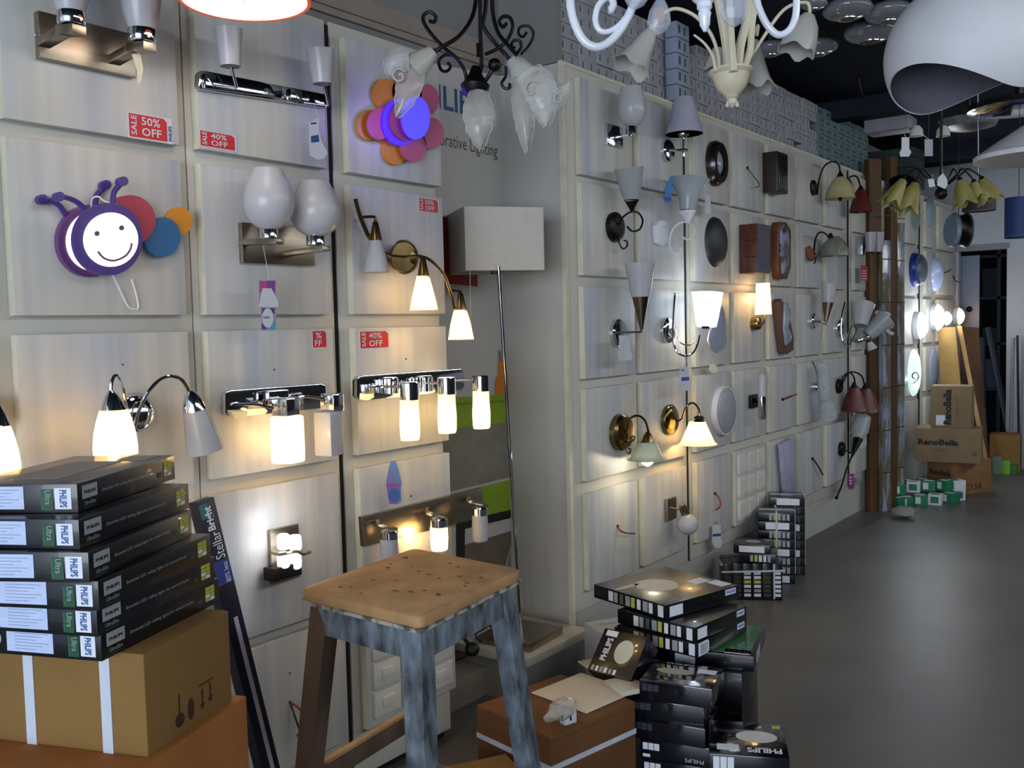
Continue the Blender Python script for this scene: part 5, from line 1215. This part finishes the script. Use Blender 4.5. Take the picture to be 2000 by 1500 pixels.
c.txt('R', 'RenoBella', .04, .50, .66, .68, INK, bold=.04); c.txt('R', 'CEILING', .2, .33, .5, .41, mat('faded_ink', '6a5a44', .7)); c.oval('R', .9, .28, .04, .08, mat('faded_ink', '6a5a44'))
n3 = YP(1817, 832, 8.5)
c = Carton('cardboard_carton', 'upright brown carton with sideways bold print on top of the far stack', 'carton', Vector((n3.x, 8.5, hh + .285 + .352)), 6, .315, .24, .351, KR, None, .004)
c.txt('R', 'RenoBella', .32, .08, .52, .92, INK, rot=90, bold=.04); c.lab('R', .14, .06, .36, .30, STICK); c.txt('R', 'CEILING LIGHT', .62, .2, .69, .75, MATS['faded_ink'], rot=90)
# leaning boards
def lean(label, b0, b1, t0, t1, th, ma, name='leaning_board'):
    """b0,b1 bottom corners, t0,t1 top corners"""
    n_ = (b1 - b0).cross(t0 - b0).normalized()
    if n_.dot(FWD) < 0: n_ = -n_
    o = obj(name, M().prism([b0, b1, t1, t0], n_ * th), ma, bevel=.003); tag(o, label, 'board'); return o
lean('pale cardboard board leaning behind the far carton stack', YP(1845, 905, 9.2), YP(1890, 905, 9.2), YP(1832, 640, 9.75), YP(1866, 638, 9.75), .03, mat('pale_board', '8f7038', .8))
lean('long wooden batten leaning to the right of the cartons', YP(1920, 897, 9.3), YP(1928, 897, 9.3), YP(1869, 636, 9.9), YP(1878, 636, 9.9), .05, mat('light_batten', 'a08050', .7))
lean('dark brown panel leaning by the doorway', YP(1890, 905, 9.9), YP(1932, 905, 9.9), YP(1872, 636, 10.4), YP(1911, 640, 10.4), .03, mat('dark_brown_panel', '4d3218', .7))
c = Carton('cardboard_carton', 'low brown carton by the doorway behind the batten', 'carton', Vector((YP(1934, 900, 10.0).x, 9.96, .36)), 8, .26, .3, .36, CARD, None, .004)
for i, (px, mm, lab) in enumerate(((1938, mat('grey_green_pack', '6f8070', .6), 'grey-green packet'), (1955, mat('lime_pack', '6fae2c', .6), 'lime green packet'), (1968, mat('green_pack_dark', '3f6a2e', .6), 'dark green packet'))):
    p = G(px, 926, 0); tag(obj('packet', M().box(p.x, p.x + .075, p.y, p.y + .07, 0, .17 - .04 * i), mm, bevel=.004), lab + ' on the floor by the doorway', 'packet')
p = G(1984, 918, 0); o = obj('carton_red_brown', M().box(p.x - .03, p.x + .3, p.y + .12, p.y + .4, 0, .32), mat('red_brown_card', '6e3a22', .7), bevel=.004); o.name = 'cardboard_carton'; tag(o, 'red-brown carton at the right photo edge on the floor', 'carton')
o = obj('floor_spot_lamp', M().lathe(p + Vector((0, 0, .03)), p + Vector((0, -.06, .05)), [(0, .02), (1, .045), (1, .02)], 16), BRONZE); tag(o, 'tiny glowing lamp on the floor at the right photo edge', 'lamp')
obj('lit_bulb', M().ball(p + Vector((0, -.055, .05)), .028), lit_glass('tiny_warm_bulb', 'ffdca0', 5), o)
# pipes at the right edge and store room things
for i, (x0, y0, x1, y1, yy, lab) in enumerate(((1979, 660, 1974, 850, 10.3, 'pale thin pipe leaning left of the others at the right wall'), (1987, 655, 1990, 860, 10.25, 'dark twisted pole leaning at the right wall'), (1999, 640, 1997, 880, 10.35, 'pale pipe at the right photo edge'))):
    a_, b_ = YP(x0, y0, yy), YP(x1, y1, yy); b_.z = 0.0 if False else b_.z
    dd = (b_ - a_); bz = a_ + dd * (a_.z / max(a_.z - b_.z, .01))
    tag(obj('leaning_pipe', M().tube([bz, a_], .016 if i != 1 else .012, 8, False), mat('pipe_%d' % i, ['8a8d94', '26282c', '9a9ca2'][i], .4, .3)), lab, 'pipe')
for j, z_ in enumerate((.5, 1.1, 1.7, 2.3)):
    pass
shf = empty('store_shelf', (-1.6, 12.9, 0), 'dark shelving seen through the doorway', 'shelf')
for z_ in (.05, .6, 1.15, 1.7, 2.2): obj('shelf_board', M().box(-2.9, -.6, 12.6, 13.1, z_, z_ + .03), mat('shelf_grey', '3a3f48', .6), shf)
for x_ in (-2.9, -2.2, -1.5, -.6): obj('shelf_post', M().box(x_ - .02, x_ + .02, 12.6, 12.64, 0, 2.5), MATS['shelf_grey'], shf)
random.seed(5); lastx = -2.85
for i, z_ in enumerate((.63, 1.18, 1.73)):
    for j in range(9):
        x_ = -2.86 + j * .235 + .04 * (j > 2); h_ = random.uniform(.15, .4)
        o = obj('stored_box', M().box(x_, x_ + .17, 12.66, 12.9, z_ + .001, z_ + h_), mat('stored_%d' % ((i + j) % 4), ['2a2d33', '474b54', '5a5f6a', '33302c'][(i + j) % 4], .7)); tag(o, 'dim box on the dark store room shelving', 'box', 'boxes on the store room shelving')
for a_, b_, lab in (((1930, 640), (1962, 800), 'pale tube leaning steeply in the store room'), ((1918, 660), (1920, 810), 'upright pale tube in the store room')):
    p, q = YP(*a_, 11.6), YP(*b_, 11.4); dd = q - p; q2 = p + dd * (p.z / (p.z - q.z)); tag(obj('leaning_tube', M().tube([q2, p], .035, 8, False), mat('dim_tube', '5a6068', .5)), lab, 'tube')
# ================================================================= small green lamp boxes heap
random.seed(21)
heap = [(1735, 990, 0), (1758, 992, 0), (1785, 988, 0), (1812, 986, 0), (1838, 982, 0), (1862, 978, 0), (1745, 975, 1), (1770, 968, 1), (1800, 966, 1), (1828, 964, 1), (1850, 962, 1), (1868, 962, 0), (1790, 955, 0), (1760, 955, 0), (1822, 948, 0)]
for i, (px, py, lv) in enumerate(heap):
    p = G(px, py + (14 if lv else 0), 0); s_ = .10; h_ = .085
    z0 = lv * .087
    wht = i in (3, 5, 7, 10, 11)
    c = Carton('lamp_box', '%s small bulb box in the heap before the brown cartons' % ('white' if wht else 'green'), 'box', p + Vector((0, 0, z0 + h_)), random.uniform(-45, 60), s_, s_, h_, PAPER if wht else GRNB, 'small green and white bulb boxes in the heap', .002)
    (c.lab('R', .2, .2, .8, .8, GRNB) if wht else c.lab('R', .1, .2, .5, .85, PAPER)); c.lab('T', .15, .15, .85, .6, PAPER if not wht else GRNB)
for px, py, a_ in ((1770, 985, 40), (1800, 1000, 10)):
    pass
p = G(1764, 1012, 0) + Vector((0, 0, .045)); random.seed(2); rings = []
for i in range(6):
    th = math.pi * (i + .3) / 6.6
    rings.append([p + Vector((.09 * math.sin(th) * math.cos(a), .06 * math.sin(th) * math.sin(a), -.045 * math.cos(th))) * random.uniform(.8, 1.12) for a in (2 * math.pi * k / 14 for k in range(14))])
mn = min(v.z for r in rings for v in r)
for r in rings:
    for v in r: v.z -= mn
tag(obj('crumpled_paper', M().loft(rings), mat('crumpled_grey_paper', '8b8b85', .7, bump=.5, scale=20)), 'crumpled grey-white paper in front of the green boxes', 'paper')
# ================================================================= hanging lamps
def cord(t, px, py, k=0, r=.002, ma=None, name='cord'):
    p = t.P(px, py, k); return obj(name, M().tube([p, Vector((p.x, p.y, 3.06))], r, 6, False), ma or IRON, t.o)
def canopy(t, px, py, k=0, r=.06, ma=None):
    p = t.P(px, py, k); return obj('ceiling_canopy', M().lathe((p.x, p.y, 3.06), (p.x, p.y, 3.02), [(0, r), (.6, r), (1, r * .5)], 20), ma or IRON, t.o)
# --- glowing dish pendant
t = T('pendant_lamp', 'glowing white dish pendant with an orange rim at the top left photo edge', 'pendant lamp', 478, 2, d=2.2)
c = t.P(478, 2); R_ = 127 * mpp(c)
obj('rim', M().lathe(c, c + Vector((0, 0, .05)), [(0, R_ * .945), (0, R_), (.3, R_), (1, R_ * .93), (1, R_ * .9), (.3, R_ * .94), (0, R_ * .945)], 56, False), mat('orange_red_rim', 'd8552c', .4, emit=.5), t.o)
obj('lit_diffuser', M().lathe(c + Vector((0, 0, .001)), c + Vector((0, 0, .006)), [(0, R_ * .94), (1, R_ * .94)], 48), lit_glass('lit_diffuser_glass', 'fff2e6', 2.8, .05), t.o)
obj('dish_top', M().lathe(c + Vector((0, 0, .05)), c + Vector((0, 0, .12)), [(0, R_ * .93), (.5, R_ * .7), (1, R_ * .2)], 40), WHITE, t.o)
cord(t, 478, 2); canopy(t, 478, 2); point_light(t.o, c + Vector((0, 0, -.04)), 0.25, (1, .86, .7), .06)
# --- black iron chandelier
t = T('chandelier', 'black wrought iron chandelier with scrolls and three clear petal glasses', 'chandelier', 928, 170, d=2.9)
def sc_(pts, r=3.4, k=0.0): return t.tube('iron_scroll', IRON, [(x, y, kk if kk is not None else k) for x, y, kk in [(p if len(p) == 3 else (*p, k)) for p in pts]], r)
sc_([(930, -30, 0), (928, 10, 0), (918, 42, .03), (895, 72, .06), (866, 90, .08), (846, 103, .08)], 4)
sc_([(912, 166, 0), (908, 140, 0), (893, 115, .02), (866, 92, .03), (842, 66, .03), (827, 42, .03), (829, 28, .03), (841, 24, .03), (851, 33, .03), (848, 43, .03), (838, 41, .03)], 3.6)
sc_([(885, 108, -.04), (868, 108, -.04), (857, 120, -.04), (862, 137, -.04), (873, 139, -.04), (880, 130, -.04), (874, 122, -.04)], 3)
sc_([(938, -30, 0), (938, 60, 0), (940, 130, 0), (928, 165, 0)], 4)
sc_([(950, -30, -.05), (948, 20, -.05), (944, 50, -.05), (962, 78, -.06), (985, 104, -.08), (1000, 122, -.08)], 4)
sc_([(962, -30, .05), (962, 20, .05), (972, 62, .06), (992, 88, .08), (1010, 108, .09)], 4)
sc_([(948, 106, .02), (966, 98, .04), (988, 82, .06), (1001, 56, .06), (997, 36, .06), (984, 32, .06), (975, 42, .06), (982, 53, .06), (990, 45, .06)], 3.6)
sc_([(1010, 104, .05), (1018, 92, .05), (1014, 79, .05), (1003, 80, .05), (999, 89, .05), (1006, 95, .05)], 3.2)
sc_([(1018, 106, -.05), (1034, 88, -.06), (1042, 66, -.06), (1032, 51, -.06), (1016, 53, -.06), (1013, 66, -.06), (1021, 72, -.06), (1029, 63, -.06)], 2.8)
sc_([(988, 130, .02), (988, 148, .02), (980, 162, .02), (985, 172, .02), (995, 172, .02), (995, 163, .02)], 3)
sc_([(940, 168, 0), (955, 148, .02), (964, 130, .03)], 4)
t.ball('iron_knob', IRON, 966, 127, .03, 13)
t.slab('stem_sleeve', IRON, (940, 82), (952, 108), -.01, .01)
t.rev('hub', IRON, (929, 130), (927, 214), 0, [(0, 8), (.2, 14), (.38, 24), (.44, 29), (.55, 26), (.75, 14), (.9, 8), (1, 5)], vert=False)
t.ball('hub_tip', IRON, 927, 210, 0, 6)
t.rev('candle_cup', IRON, (852, 100), (835, 110), .08, [(0, 3), (.3, 8), (1, 17), (1, 14)], vert=False)
t.rev('candle_cup', IRON, (1000, 112), (1008, 124), -.05, [(0, 4), (.4, 14), (1, 18), (1, 14)], vert=False)
PET = mat('clear_petal_glass', 'dcdcd8', .05, alpha=.36, bump=.6, scale=22)
FRN = mat('frosted_petal_neck', 'c2c0b6', .35, alpha=.85)
def leaf_petal(center, hw, cupk=.02, ma=None, name='glass_petal'):
    """pointed curved glass leaf: centre line in pixels with k, half widths in pixels"""
    P_ = spline([t.P(*c_) for c_ in center], 5); n = len(P_); m_ = mpp(P_[0]); top, bot = [], []
    side0 = None; L_, R2 = [], []
    for i, p in enumerate(P_):
        f = i / (n - 1) * (len(hw) - 1); j = min(int(f), len(hw) - 2); w = (hw[j] + (hw[j + 1] - hw[j]) * (f - j)) * m_
        d_ = (P_[min(i + 1, n - 1)] - P_[max(i - 1, 0)]).normalized(); sd = d_.cross(FWD).normalized()
        w *= 1 + .06 * math.sin(i * 2.1)
        row = [p + sd * (w * u) - FWD * (cupk * (1 - u * u)) for u in (-1, -.6, -.2, .2, .6, 1)]
        back = [q + FWD * .004 for q in reversed(row)]
        top.append(row + back); L_.append(row[0]); R2.append(row[-1])
    o = obj(name, M().loft(top), ma or PET, t.o)
    obj('ribbed_edge', M().tube(L_, 1.5 * m_, 6, False), PET2, t.o); obj('ribbed_edge', M().tube(R2, 1.5 * m_, 6, False), PET2, t.o)
    return o
PET2 = mat('ribbed_glass_edge', 'c6c8c8', .06, alpha=.6, bump=.8, scale=60)
PETF = mat('milky_petal_glass', 'c4c0b8', .15, alpha=.5, bump=.4, scale=20)
t.cup('petal_neck', FRN, (846, 100), (806, 136), .09, [(0, 12), (.3, 19), (.7, 26), (1, 29)], vert=False)
t.cup('petal_neck', FRN, (1000, 116), (1030, 158), -.02, [(0, 14), (.3, 22), (.7, 27), (1, 30)], vert=False)
leaf_petal([(812, 128, .10), (800, 165, .11), (788, 200, .11), (776, 230, .10)], [20, 26, 18, 2], ma=PETF)
leaf_petal([(800, 118, .12), (780, 118, .13), (766, 130, .13), (764, 150, .12)], [22, 24, 18, 6])
leaf_petal([(936, 178, .03), (934, 215, .05), (936, 255, .05), (940, 294, .03)], [16, 30, 24, 2], ma=PETF)
leaf_petal([(944, 182, -.02), (958, 215, -.03), (956, 250, -.03), (944, 280, -.03)], [10, 14, 12, 2])
leaf_petal([(1018, 150, .0), (1024, 205, .02), (1026, 255, .02), (1030, 300, .0)], [18, 24, 16, 3], ma=PETF)
leaf_petal([(1030, 140, .05), (1052, 170, .07), (1064, 210, .07), (1066, 250, .05)], [26, 34, 26, 3])
leaf_petal([(1058, 240, .0), (1070, 215, .0), (1090, 190, .0), (1112, 165, .0)], [8, 18, 22, 8])
for pts in ([(793, 140), (777, 134), (767, 146), (776, 158), (787, 154), (785, 144), (778, 146)], [(1050, 158), (1034, 160), (1026, 172), (1032, 184), (1044, 182)], [(1058, 160), (1046, 164), (1044, 174)], [(1096, 178), (1084, 186), (1084, 198), (1094, 200)], [(1106, 184), (1096, 190), (1097, 200)]):
    t.tube('glass_curl', FRN, [(x, y, .145 if x < 900 else .09) for x, y in pts], 2.2)
cord(t, 938, -20, 0, .008); canopy(t, 938, -20)
# --- cream chandelier
CRC = mat('cream_enamel', 'cdc4ab', .4, var=.04)
t = T('chandelier', 'cream enamel chandelier with a bowl base, leaf stem and bell glasses', 'chandelier', 1427, 150, d=2.4)
t.rev('bowl', CRC, (1427, 138), (1430, 210), 0, [(0, 38), (.0, 43), (.06, 43.5), (.14, 36), (.2, 35), (.26, 33), (.38, 31), (.5, 26), (.62, 17), (.7, 11), (.74, 13), (.78, 9), (.9, 9), (1, 2)], vert=False)
for dx in (-8, 0, 8): t.tube('finial_leaf', CRC, [(1430, 188), (1430 + dx, 200), (1430 + dx * 1.3, 209)], 3.6)
for pts, r0, r1 in (([(1424, 140), (1420, 95), (1412, 50), (1400, -10)], 11, 8), ([(1440, 140), (1446, 90), (1458, 40), (1462, -10)], 10, 8), ([(1432, 140, .05), (1428, 80, .05), (1424, -20, .05)], 9, 7), ([(1452, 138), (1465, 100), (1468, 50), (1475, 0)], 6, 8)):
    t.tube('leaf_stem', CRC, pts, r0, r1=r1)
t.tube('arm', CRC, [(1404, 138, .02), (1402, 105, .02), (1388, 66, .02), (1362, 35, .02), (1335, 20, .02), (1312, 18, .02), (1290, 32, .02), (1276, 54, .02)], 3.6)
t.tube('leaf_arm', CRC, [(1398, 140, .03), (1392, 110, .03), (1376, 85, .03), (1355, 68, .03)], 4, r1=2)
t.tube('arm', CRC, [(1448, 138, -.05), (1466, 80, -.08), (1480, 50, -.1), (1478, 70, -.1)], 3.4)
BELLG = mat('frosted_bell_glass', 'bdbcb6', .3, alpha=.88, var=.03, translu=.15)
t.rev('socket', CRC, (1277, 50), (1270, 66), .02, [(0, 6), (1, 12), (1, 9)], vert=False)
t.cup('bell_glass', BELLG, (1272, 62), (1235, 128), .02, [(0, 12), (.25, 19), (.6, 25), (.85, 34), (1, 42)], th=1.6, wob=petals(5, .07, .16, 1.0), vert=False)
t.cup('bell_glass', BELLG, (1470, 80), (1478, 165), -.12, [(0, 10), (.4, 18), (.8, 26), (1, 36)], th=1.4, wob=petals(5, .1, .2, 0), vert=False)
t.cup('bell_glass', BELLG, (1402, 95), (1398, 136), -.15, [(0, 10), (.5, 18), (1, 26)], th=1.4, wob=petals(5, .1, .2, 2), vert=False)
t.cup('bell_glass', BELLG, (1580, 30), (1556, 95), -.02, [(0, 12), (.3, 26), (.7, 34), (1, 36)], th=1.4, wob=petals(5, .06, .15, 2), vert=False)
t.tube('arm', CRC, [(1450, 138, -.02), (1480, 90, -.02), (1530, 20, -.02), (1575, 5, -.02), (1582, 30, -.02)], 3.4)
cord(t, 1424, -10, .05, .007, CRC)
# --- white S-arm chandelier with crystals, close to the camera
WG = mat('glossy_white_arm', 'dfe3ec', .25, coat=.4)
t = T('chandelier', 'glossy white S-arm chandelier with crystal drops close to the camera', 'chandelier', 1378, 20, d=1.55)
t.tube('arm', WG, [(1122, -60), (1114, -20), (1116, 20), (1126, 55), (1143, 82), (1166, 92), (1190, 82), (1212, 58), (1228, 30), (1240, 5), (1262, -20), (1320, -50)], 8.5, seg=12)
t.tube('arm_curl', WG, [(1226, 28), (1208, 50), (1186, 62), (1170, 58), (1163, 40), (1166, 18), (1176, 2), (1190, -6), (1198, 6), (1194, 18), (1188, 20)], 5, seg=10, r1=8)
t.tube('arm', WG, [(1420, -50, -.1), (1470, -20, -.1), (1482, 15, -.1), (1498, 48, -.1), (1520, 68, -.1), (1542, 58, -.1), (1554, 30, -.1), (1556, -10, -.1)], 7, seg=12)
t.ball('hub', WG, 1372, -44, -.02, 44); t.tube('arm_root', WG, [(1320, -50), (1350, -50, -.01), (1420, -50, -.1)], 8.5, seg=12)
t.rev('finial', WG, (1375, -30), (1377, 62), 0, [(0, 20), (.3, 24), (.4, 15), (.5, 15), (.55, 11), (.62, 13), (.7, 11), (.86, 10), (1, 3)], vert=False)
CRY = mat('crystal', 'e8ecf8', .02, alpha=.4, ior=1.6, metal=.25)
for cx, y0, y1, r, k in ((1290, -10, 68, 24, .0), (1245, -50, 17, 24, .02), (1437, -40, 52, 29, .03)):
    g = M(); p0, p1 = t.P(cx, y0, k), t.P(cx - 4, y1, k); g.lathe(p0, p1, [(0, .001), (.18, r * .45 * mpp(p0)), (.42, r * .85 * mpp(p0)), (.7, r * mpp(p0)), (.88, r * .7 * mpp(p0)), (1, r * .15 * mpp(p0))], 10)
    o = obj('crystal_drop', g, CRY, t.o, sharp=10)
    t.disc('crystal_glint', mat('amber_glint', 'c9924a' if cx == 1290 else 'c9924a', .1, alpha=.8), cx, (y0 + y1) / 2 + 3, 9, 14, k - .006, k - .002, n=6) if cx == 1290 else None  # amber glint put into one drop as a coloured disc
cord(t, 1375, -28, 0, .006, WG)
# --- ceiling glass ovals
OV = mat('smoky_oval_glass', '74777e', .12, coat=.5, alpha=.92)
for i, (px, py, rx, lab) in enumerate(((1700, 62, 50, 'lowest oval glass ceiling lamp left of the big white pendant'), (1655, 18, 48, 'oval glass ceiling lamp above the lowest one'), (1735, 24, 46, 'oval glass ceiling lamp tucked behind the big white pendant'),
                                    (1598, 92, 38, 'small oval glass ceiling lamp right of the cream bell glass'), (1505, 95, 34, 'oval glass ceiling lamp behind the cream chandelier bowl'), (1590, 8, 26, 'oval glass ceiling lamp at the top photo edge'))):
    c = G(px, py, 2.98); m_ = mpp(c)
    e = empty('ceiling_lamp', c, lab, 'ceiling lamp', 'oval glass ceiling lamps')
    obj('glass_body', M().ball(c, rx * m_, (1, 1, .42), 28), OV, e)
    obj('metal_ring', M().lathe(c + Vector((0, 0, -rx * m_ * .41)), c + Vector((0, 0, -rx * m_ * .30)), [(0, rx * m_ * .30), (0, rx * m_ * .38), (1, rx * m_ * .4), (1, rx * m_ * .3)], 24), CHROME, e)
    obj('glass_hollow', M().lathe(c + Vector((0, 0, -rx * m_ * .425)), c + Vector((0, 0, -rx * m_ * .38)), [(0, rx * m_ * .28), (1, rx * m_ * .3)], 24), mat('dark_hollow', '2c2d30', .2), e)
    obj('ceiling_mount', M().lathe(Vector((c.x, c.y, 3.06)), c, [(0, rx * m_ * .4), (1, rx * m_ * .4)], 16), IRON, e)
# --- big white pendant with a wavy opening
t = T('pendant_lamp', 'large white pendant globe with a wavy cut opening at the top right', 'pendant lamp', 1890, 60, d=2.5)
c = t.P(1886, 108); R_ = 150 * mpp(c)
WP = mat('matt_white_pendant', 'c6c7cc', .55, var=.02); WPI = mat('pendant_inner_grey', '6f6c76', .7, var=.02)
axis = Vector((0, 0, -1)); u_ = RIGHT.copy(); u_.z = 0; u_.normalize(); v_ = Vector((-u_.y, u_.x, 0))
rings_o, rings_i = [], []
nA, nL = 72, 30
def rimth(a): return math.pi / 2 + math.asin((62 + 29 * math.cos(2 * (a - math.radians(112)))) / 150)
tilt = Matrix.Identity(3)
for j in range(nL + 1):
    ro, ri = [], []
    for i in range(nA):
        a = 2 * math.pi * i / nA; th = .05 + (rimth(a) - .05) * j / nL
        d_ = tilt @ (u_ * (math.sin(th) * math.cos(a)) + v_ * (math.sin(th) * math.sin(a)) + Vector((0, 0, math.cos(th))) * .98)
        ro.append(c + d_ * R_); ri.append(c + d_ * (R_ - .004))
    rings_o.append(ro); rings_i.append(ri)
obj('outer_shell', M().loft(rings_o + [rings_i[-1]], caps=False), WP, t.o)
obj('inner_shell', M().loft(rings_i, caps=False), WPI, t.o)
cord(t, 1893, -90, 0, .003); canopy(t, 1893, -90)
t2 = T('pendant_lamp', 'shallow white dish pendant cut off by the right photo edge', 'pendant lamp', 2020, 290, d=3.1)
c = t2.P(2022, 300); m_ = mpp(c)
obj('dish_shell', M().lathe(c + Vector((0, 0, -10 * m_)), c + Vector((0, 0, 62 * m_)), [(0, 106 * m_), (0, 110 * m_), (.12, 110 * m_), (.5, 70 * m_), (.85, 30 * m_), (1, 12 * m_), (.98, 10 * m_), (.8, 28 * m_), (.45, 66 * m_), (.08, 106 * m_)], 56), mat('white_dish', 'c9cbcf', .4), t2.o)
obj('inner_diffuser', M().lathe(c + Vector((0, 0, 0)), c + Vector((0, 0, 4 * m_)), [(0, 105 * m_), (1, 104 * m_)], 48), mat('grey_diffuser', '8b9094', .6), t2.o)
cord(t2, 2022, 240)
# --- flower chandelier
t = T('chandelier', 'bronze chandelier with drooping pale yellow flower glasses in the right half', 'chandelier', 1838, 360, d=4.6)
YG = mat('pale_yellow_flower_glass', '9a9254', .4, var=.12, scale=10, translu=.1)
for ax_, ay_, bx_, by_, r in ((1764, 352, 1742, 392, 20), (1788, 358, 1772, 405, 24), (1875, 352, 1885, 392, 22), (1918, 350, 1932, 385, 22), (1902, 356, 1908, 380, 16)):
    t.rev('socket_cap', BRONZE, (ax_, ay_ - 6), (ax_, ay_ + 6), .05, [(0, 3), (1, 8), (1, 5)])
    t.cup('flower_glass', YG, (ax_, ay_), (bx_, by_), .05, [(0, 7), (.3, r * .6), (.7, r * .85), (1, r)], th=1, wob=petals(5, .22, .3, ax_), vert=False, seg=40)
    t.tube('arm', BRONZE, [(1838, 370, 0), ((1838 + ax_) / 2, 340, .03), ((1838 + ax_ * 2) / 3, 330, .05), (ax_, ay_ - 4, .05)], 1.8)
t.ball('hub', BRONZE, 1838, 378, 0, 12); t.rev('stem', BRONZE, (1838, 372), (1838, 215), 0, [(0, 3), (1, 2.5)])
cord(t, 1838, 215, 0, .004, BRONZE)
t.tube('thread', PAPER, [(1910, 175, 0), (1911, 340, 0)], .8, seg=5)
for lab, pts, th_ in (('white ribbed tag hanging above the flower chandelier', [(1761, 268), (1776, 268), (1776, 290), (1780, 297), (1777, 303), (1775, 306), (1759, 306), (1757, 299), (1761, 290)], (1766, 262)),
                     ('grey rectangular paper tag beside the ribbed tag', [(1806, 272), (1822, 272), (1822, 305), (1806, 305)], (1804, 264)),
                     ('small square paper tag over the flower chandelier hub', [(1812, 350), (1824, 349), (1827, 364), (1815, 366)], (1822, 340)),
                     ('star-like pale tag over the flower chandelier hub', [(1842, 338), (1850, 350), (1851, 362), (1845, 369), (1830, 362), (1832, 347)], (1841, 330))):
    swing_tag(lab, t, pts, mat('dim_grey_tag', 'a5a5a8', .7) if 'grey' in lab else PAPER, th_, .12)
for o_ in list(bpy.data.objects):
    if o_.get('label', '').endswith(('flower chandelier', 'ribbed tag', 'chandelier hub')) and o_['category'] == 'paper tag':
        p = origin_of(o_); obj('hanging_thread', M().tube([p, Vector((p.x, p.y, 3.06))] if 'tag hanging' in o_['label'] or 'rectangular' in o_['label'] else [p, origin_of(t.o) + Vector((0, 0, .02))], .0012, 5, False), mat('grey_thread', '4a4a4c', .7), o_)
# --- things near the far ceiling
def hang(label, cat, name, px, py, d): return T(name, label, cat, px, py, d=d)
t = hang('white ceiling fixture with two round glass cups under the big pendant', 'ceiling lamp', 'ceiling_lamp', 1828, 235, 5.2)
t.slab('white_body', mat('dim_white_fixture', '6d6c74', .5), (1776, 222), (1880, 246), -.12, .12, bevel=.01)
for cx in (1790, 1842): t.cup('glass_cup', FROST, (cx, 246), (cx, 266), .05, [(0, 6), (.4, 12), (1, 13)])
cord(t, 1838, 222, 0, .008)
t = hang('chrome-rimmed round ceiling lamp at the right edge under the big pendant', 'ceiling lamp', 'ceiling_lamp', 1990, 225, 4.4)
c = t.P(1990, 215); m_ = mpp(c)
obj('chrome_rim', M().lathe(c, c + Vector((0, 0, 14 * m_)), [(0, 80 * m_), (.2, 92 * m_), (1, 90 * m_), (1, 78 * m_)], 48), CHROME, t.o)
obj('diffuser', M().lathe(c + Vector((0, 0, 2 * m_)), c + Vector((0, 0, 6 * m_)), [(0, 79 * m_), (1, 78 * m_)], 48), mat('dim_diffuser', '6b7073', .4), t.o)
cord(t, 1990, 205, 0, .02)
t = hang('grey curved glass ceiling lamp behind the white fixture', 'ceiling lamp', 'ceiling_lamp', 1890, 262, 5.4)
c = t.P(1892, 255); m_ = mpp(c); obj('curved_glass', M().lathe(c, c + Vector((0, 0, 22 * m_)), [(0, 20 * m_), (.3, 48 * m_), (1, 55 * m_), (1, 50 * m_), (.4, 44 * m_)], 40), mat('grey_curved_glass', '5d656a', .3), t.o); cord(t, 1892, 240, 0, .01)
def drum(label, px, y0, y1, rx, d, ma, inner, px2=None):
    t = hang(label, 'pendant lamp', 'pendant_lamp', px, y0, d)
    t.cup('drum_shade', ma, (px, y0), (px, y1), 0, [(0, rx), (1, rx)], th=1, seg=40)
    t.rev('inner_diffuser', inner, (px, y1 - 4), (px, y1 - 2), 0, [(0, rx - 1.5), (1, rx - 1.5)]); cord(t, px, y0 + 6, 0, .002); return t
drum('cobalt blue drum pendant at the right photo edge', 1990, 386, 464, 25, 5.0, mat('cobalt_fabric', '142e66', .6, var=.04), mat('dim_inner', '4a5260', .6))
drum('dark purple drum pendant behind the yellow flower glasses', 1912, 388, 412, 30, 6.0, mat('dark_purple_fabric', '2a2230', .6), MATS['dim_inner'])
t = hang('black and white banded lamp with concave sides hanging left of the blue drum', 'pendant lamp', 'pendant_lamp', 1870, 418, 6.6)
t.rev('black_body', IRON, (1862, 450), (1886, 450), 0, [(0, 34), (.25, 30), (.5, 29), (.75, 30), (1, 34)], vert=False)
t.rev('white_face', mat('pale_disc_face', '8c929c', .4), (1884, 450), (1888, 450), 0, [(0, 33), (1, 33)], vert=False); t.rev('pale_face', mat('pale_blue_face', '8296ac', .4), (1856, 450), (1863, 450), 0, [(0, 30), (1, 34)], vert=False)
cord(t, 1872, 420, 0, .003)
t = hang('black glass bowl pendant behind the left yellow flowers', 'pendant lamp', 'pendant_lamp', 1760, 375, 5.6)
c = t.P(1760, 376); m_ = mpp(c); obj('bowl', M().ball(c, 36 * m_, (1, 1, .95), 28), mat('black_bowl_glass', '0b0b0d', .15, coat=.4), t.o); cord(t, 1760, 350, 0, .003)
for i in range(4):
    p = YP(1700, 292 - i * 9, 8.6); o = obj('stored_carton', M().box(p.x, p.x + .40, 8.6, 8.95, 2.62 + i * .085, 2.62 + i * .085 + .08), mat('dark_teal_carton', '2e3c3d', .6)); o.location.x = -2.36; tag(o, 'dark teal carton on the far wall top, ' + ['lowest', 'second', 'third', 'topmost'][i] + ' of the small stack', 'carton', 'dark teal cartons on the far wall top')
# faint wires and a cable on the ceiling
o = obj('ceiling_cable', M().tube([G(1678, 155, 3.05), G(1685, 185, 3.052), G(1698, 200, 3.05), G(1702, 220, 3.05)], .006, 6), mat('grey_cable', '33302f', .6)); tag(o, 'thin loose cable on the dark ceiling', 'cable')
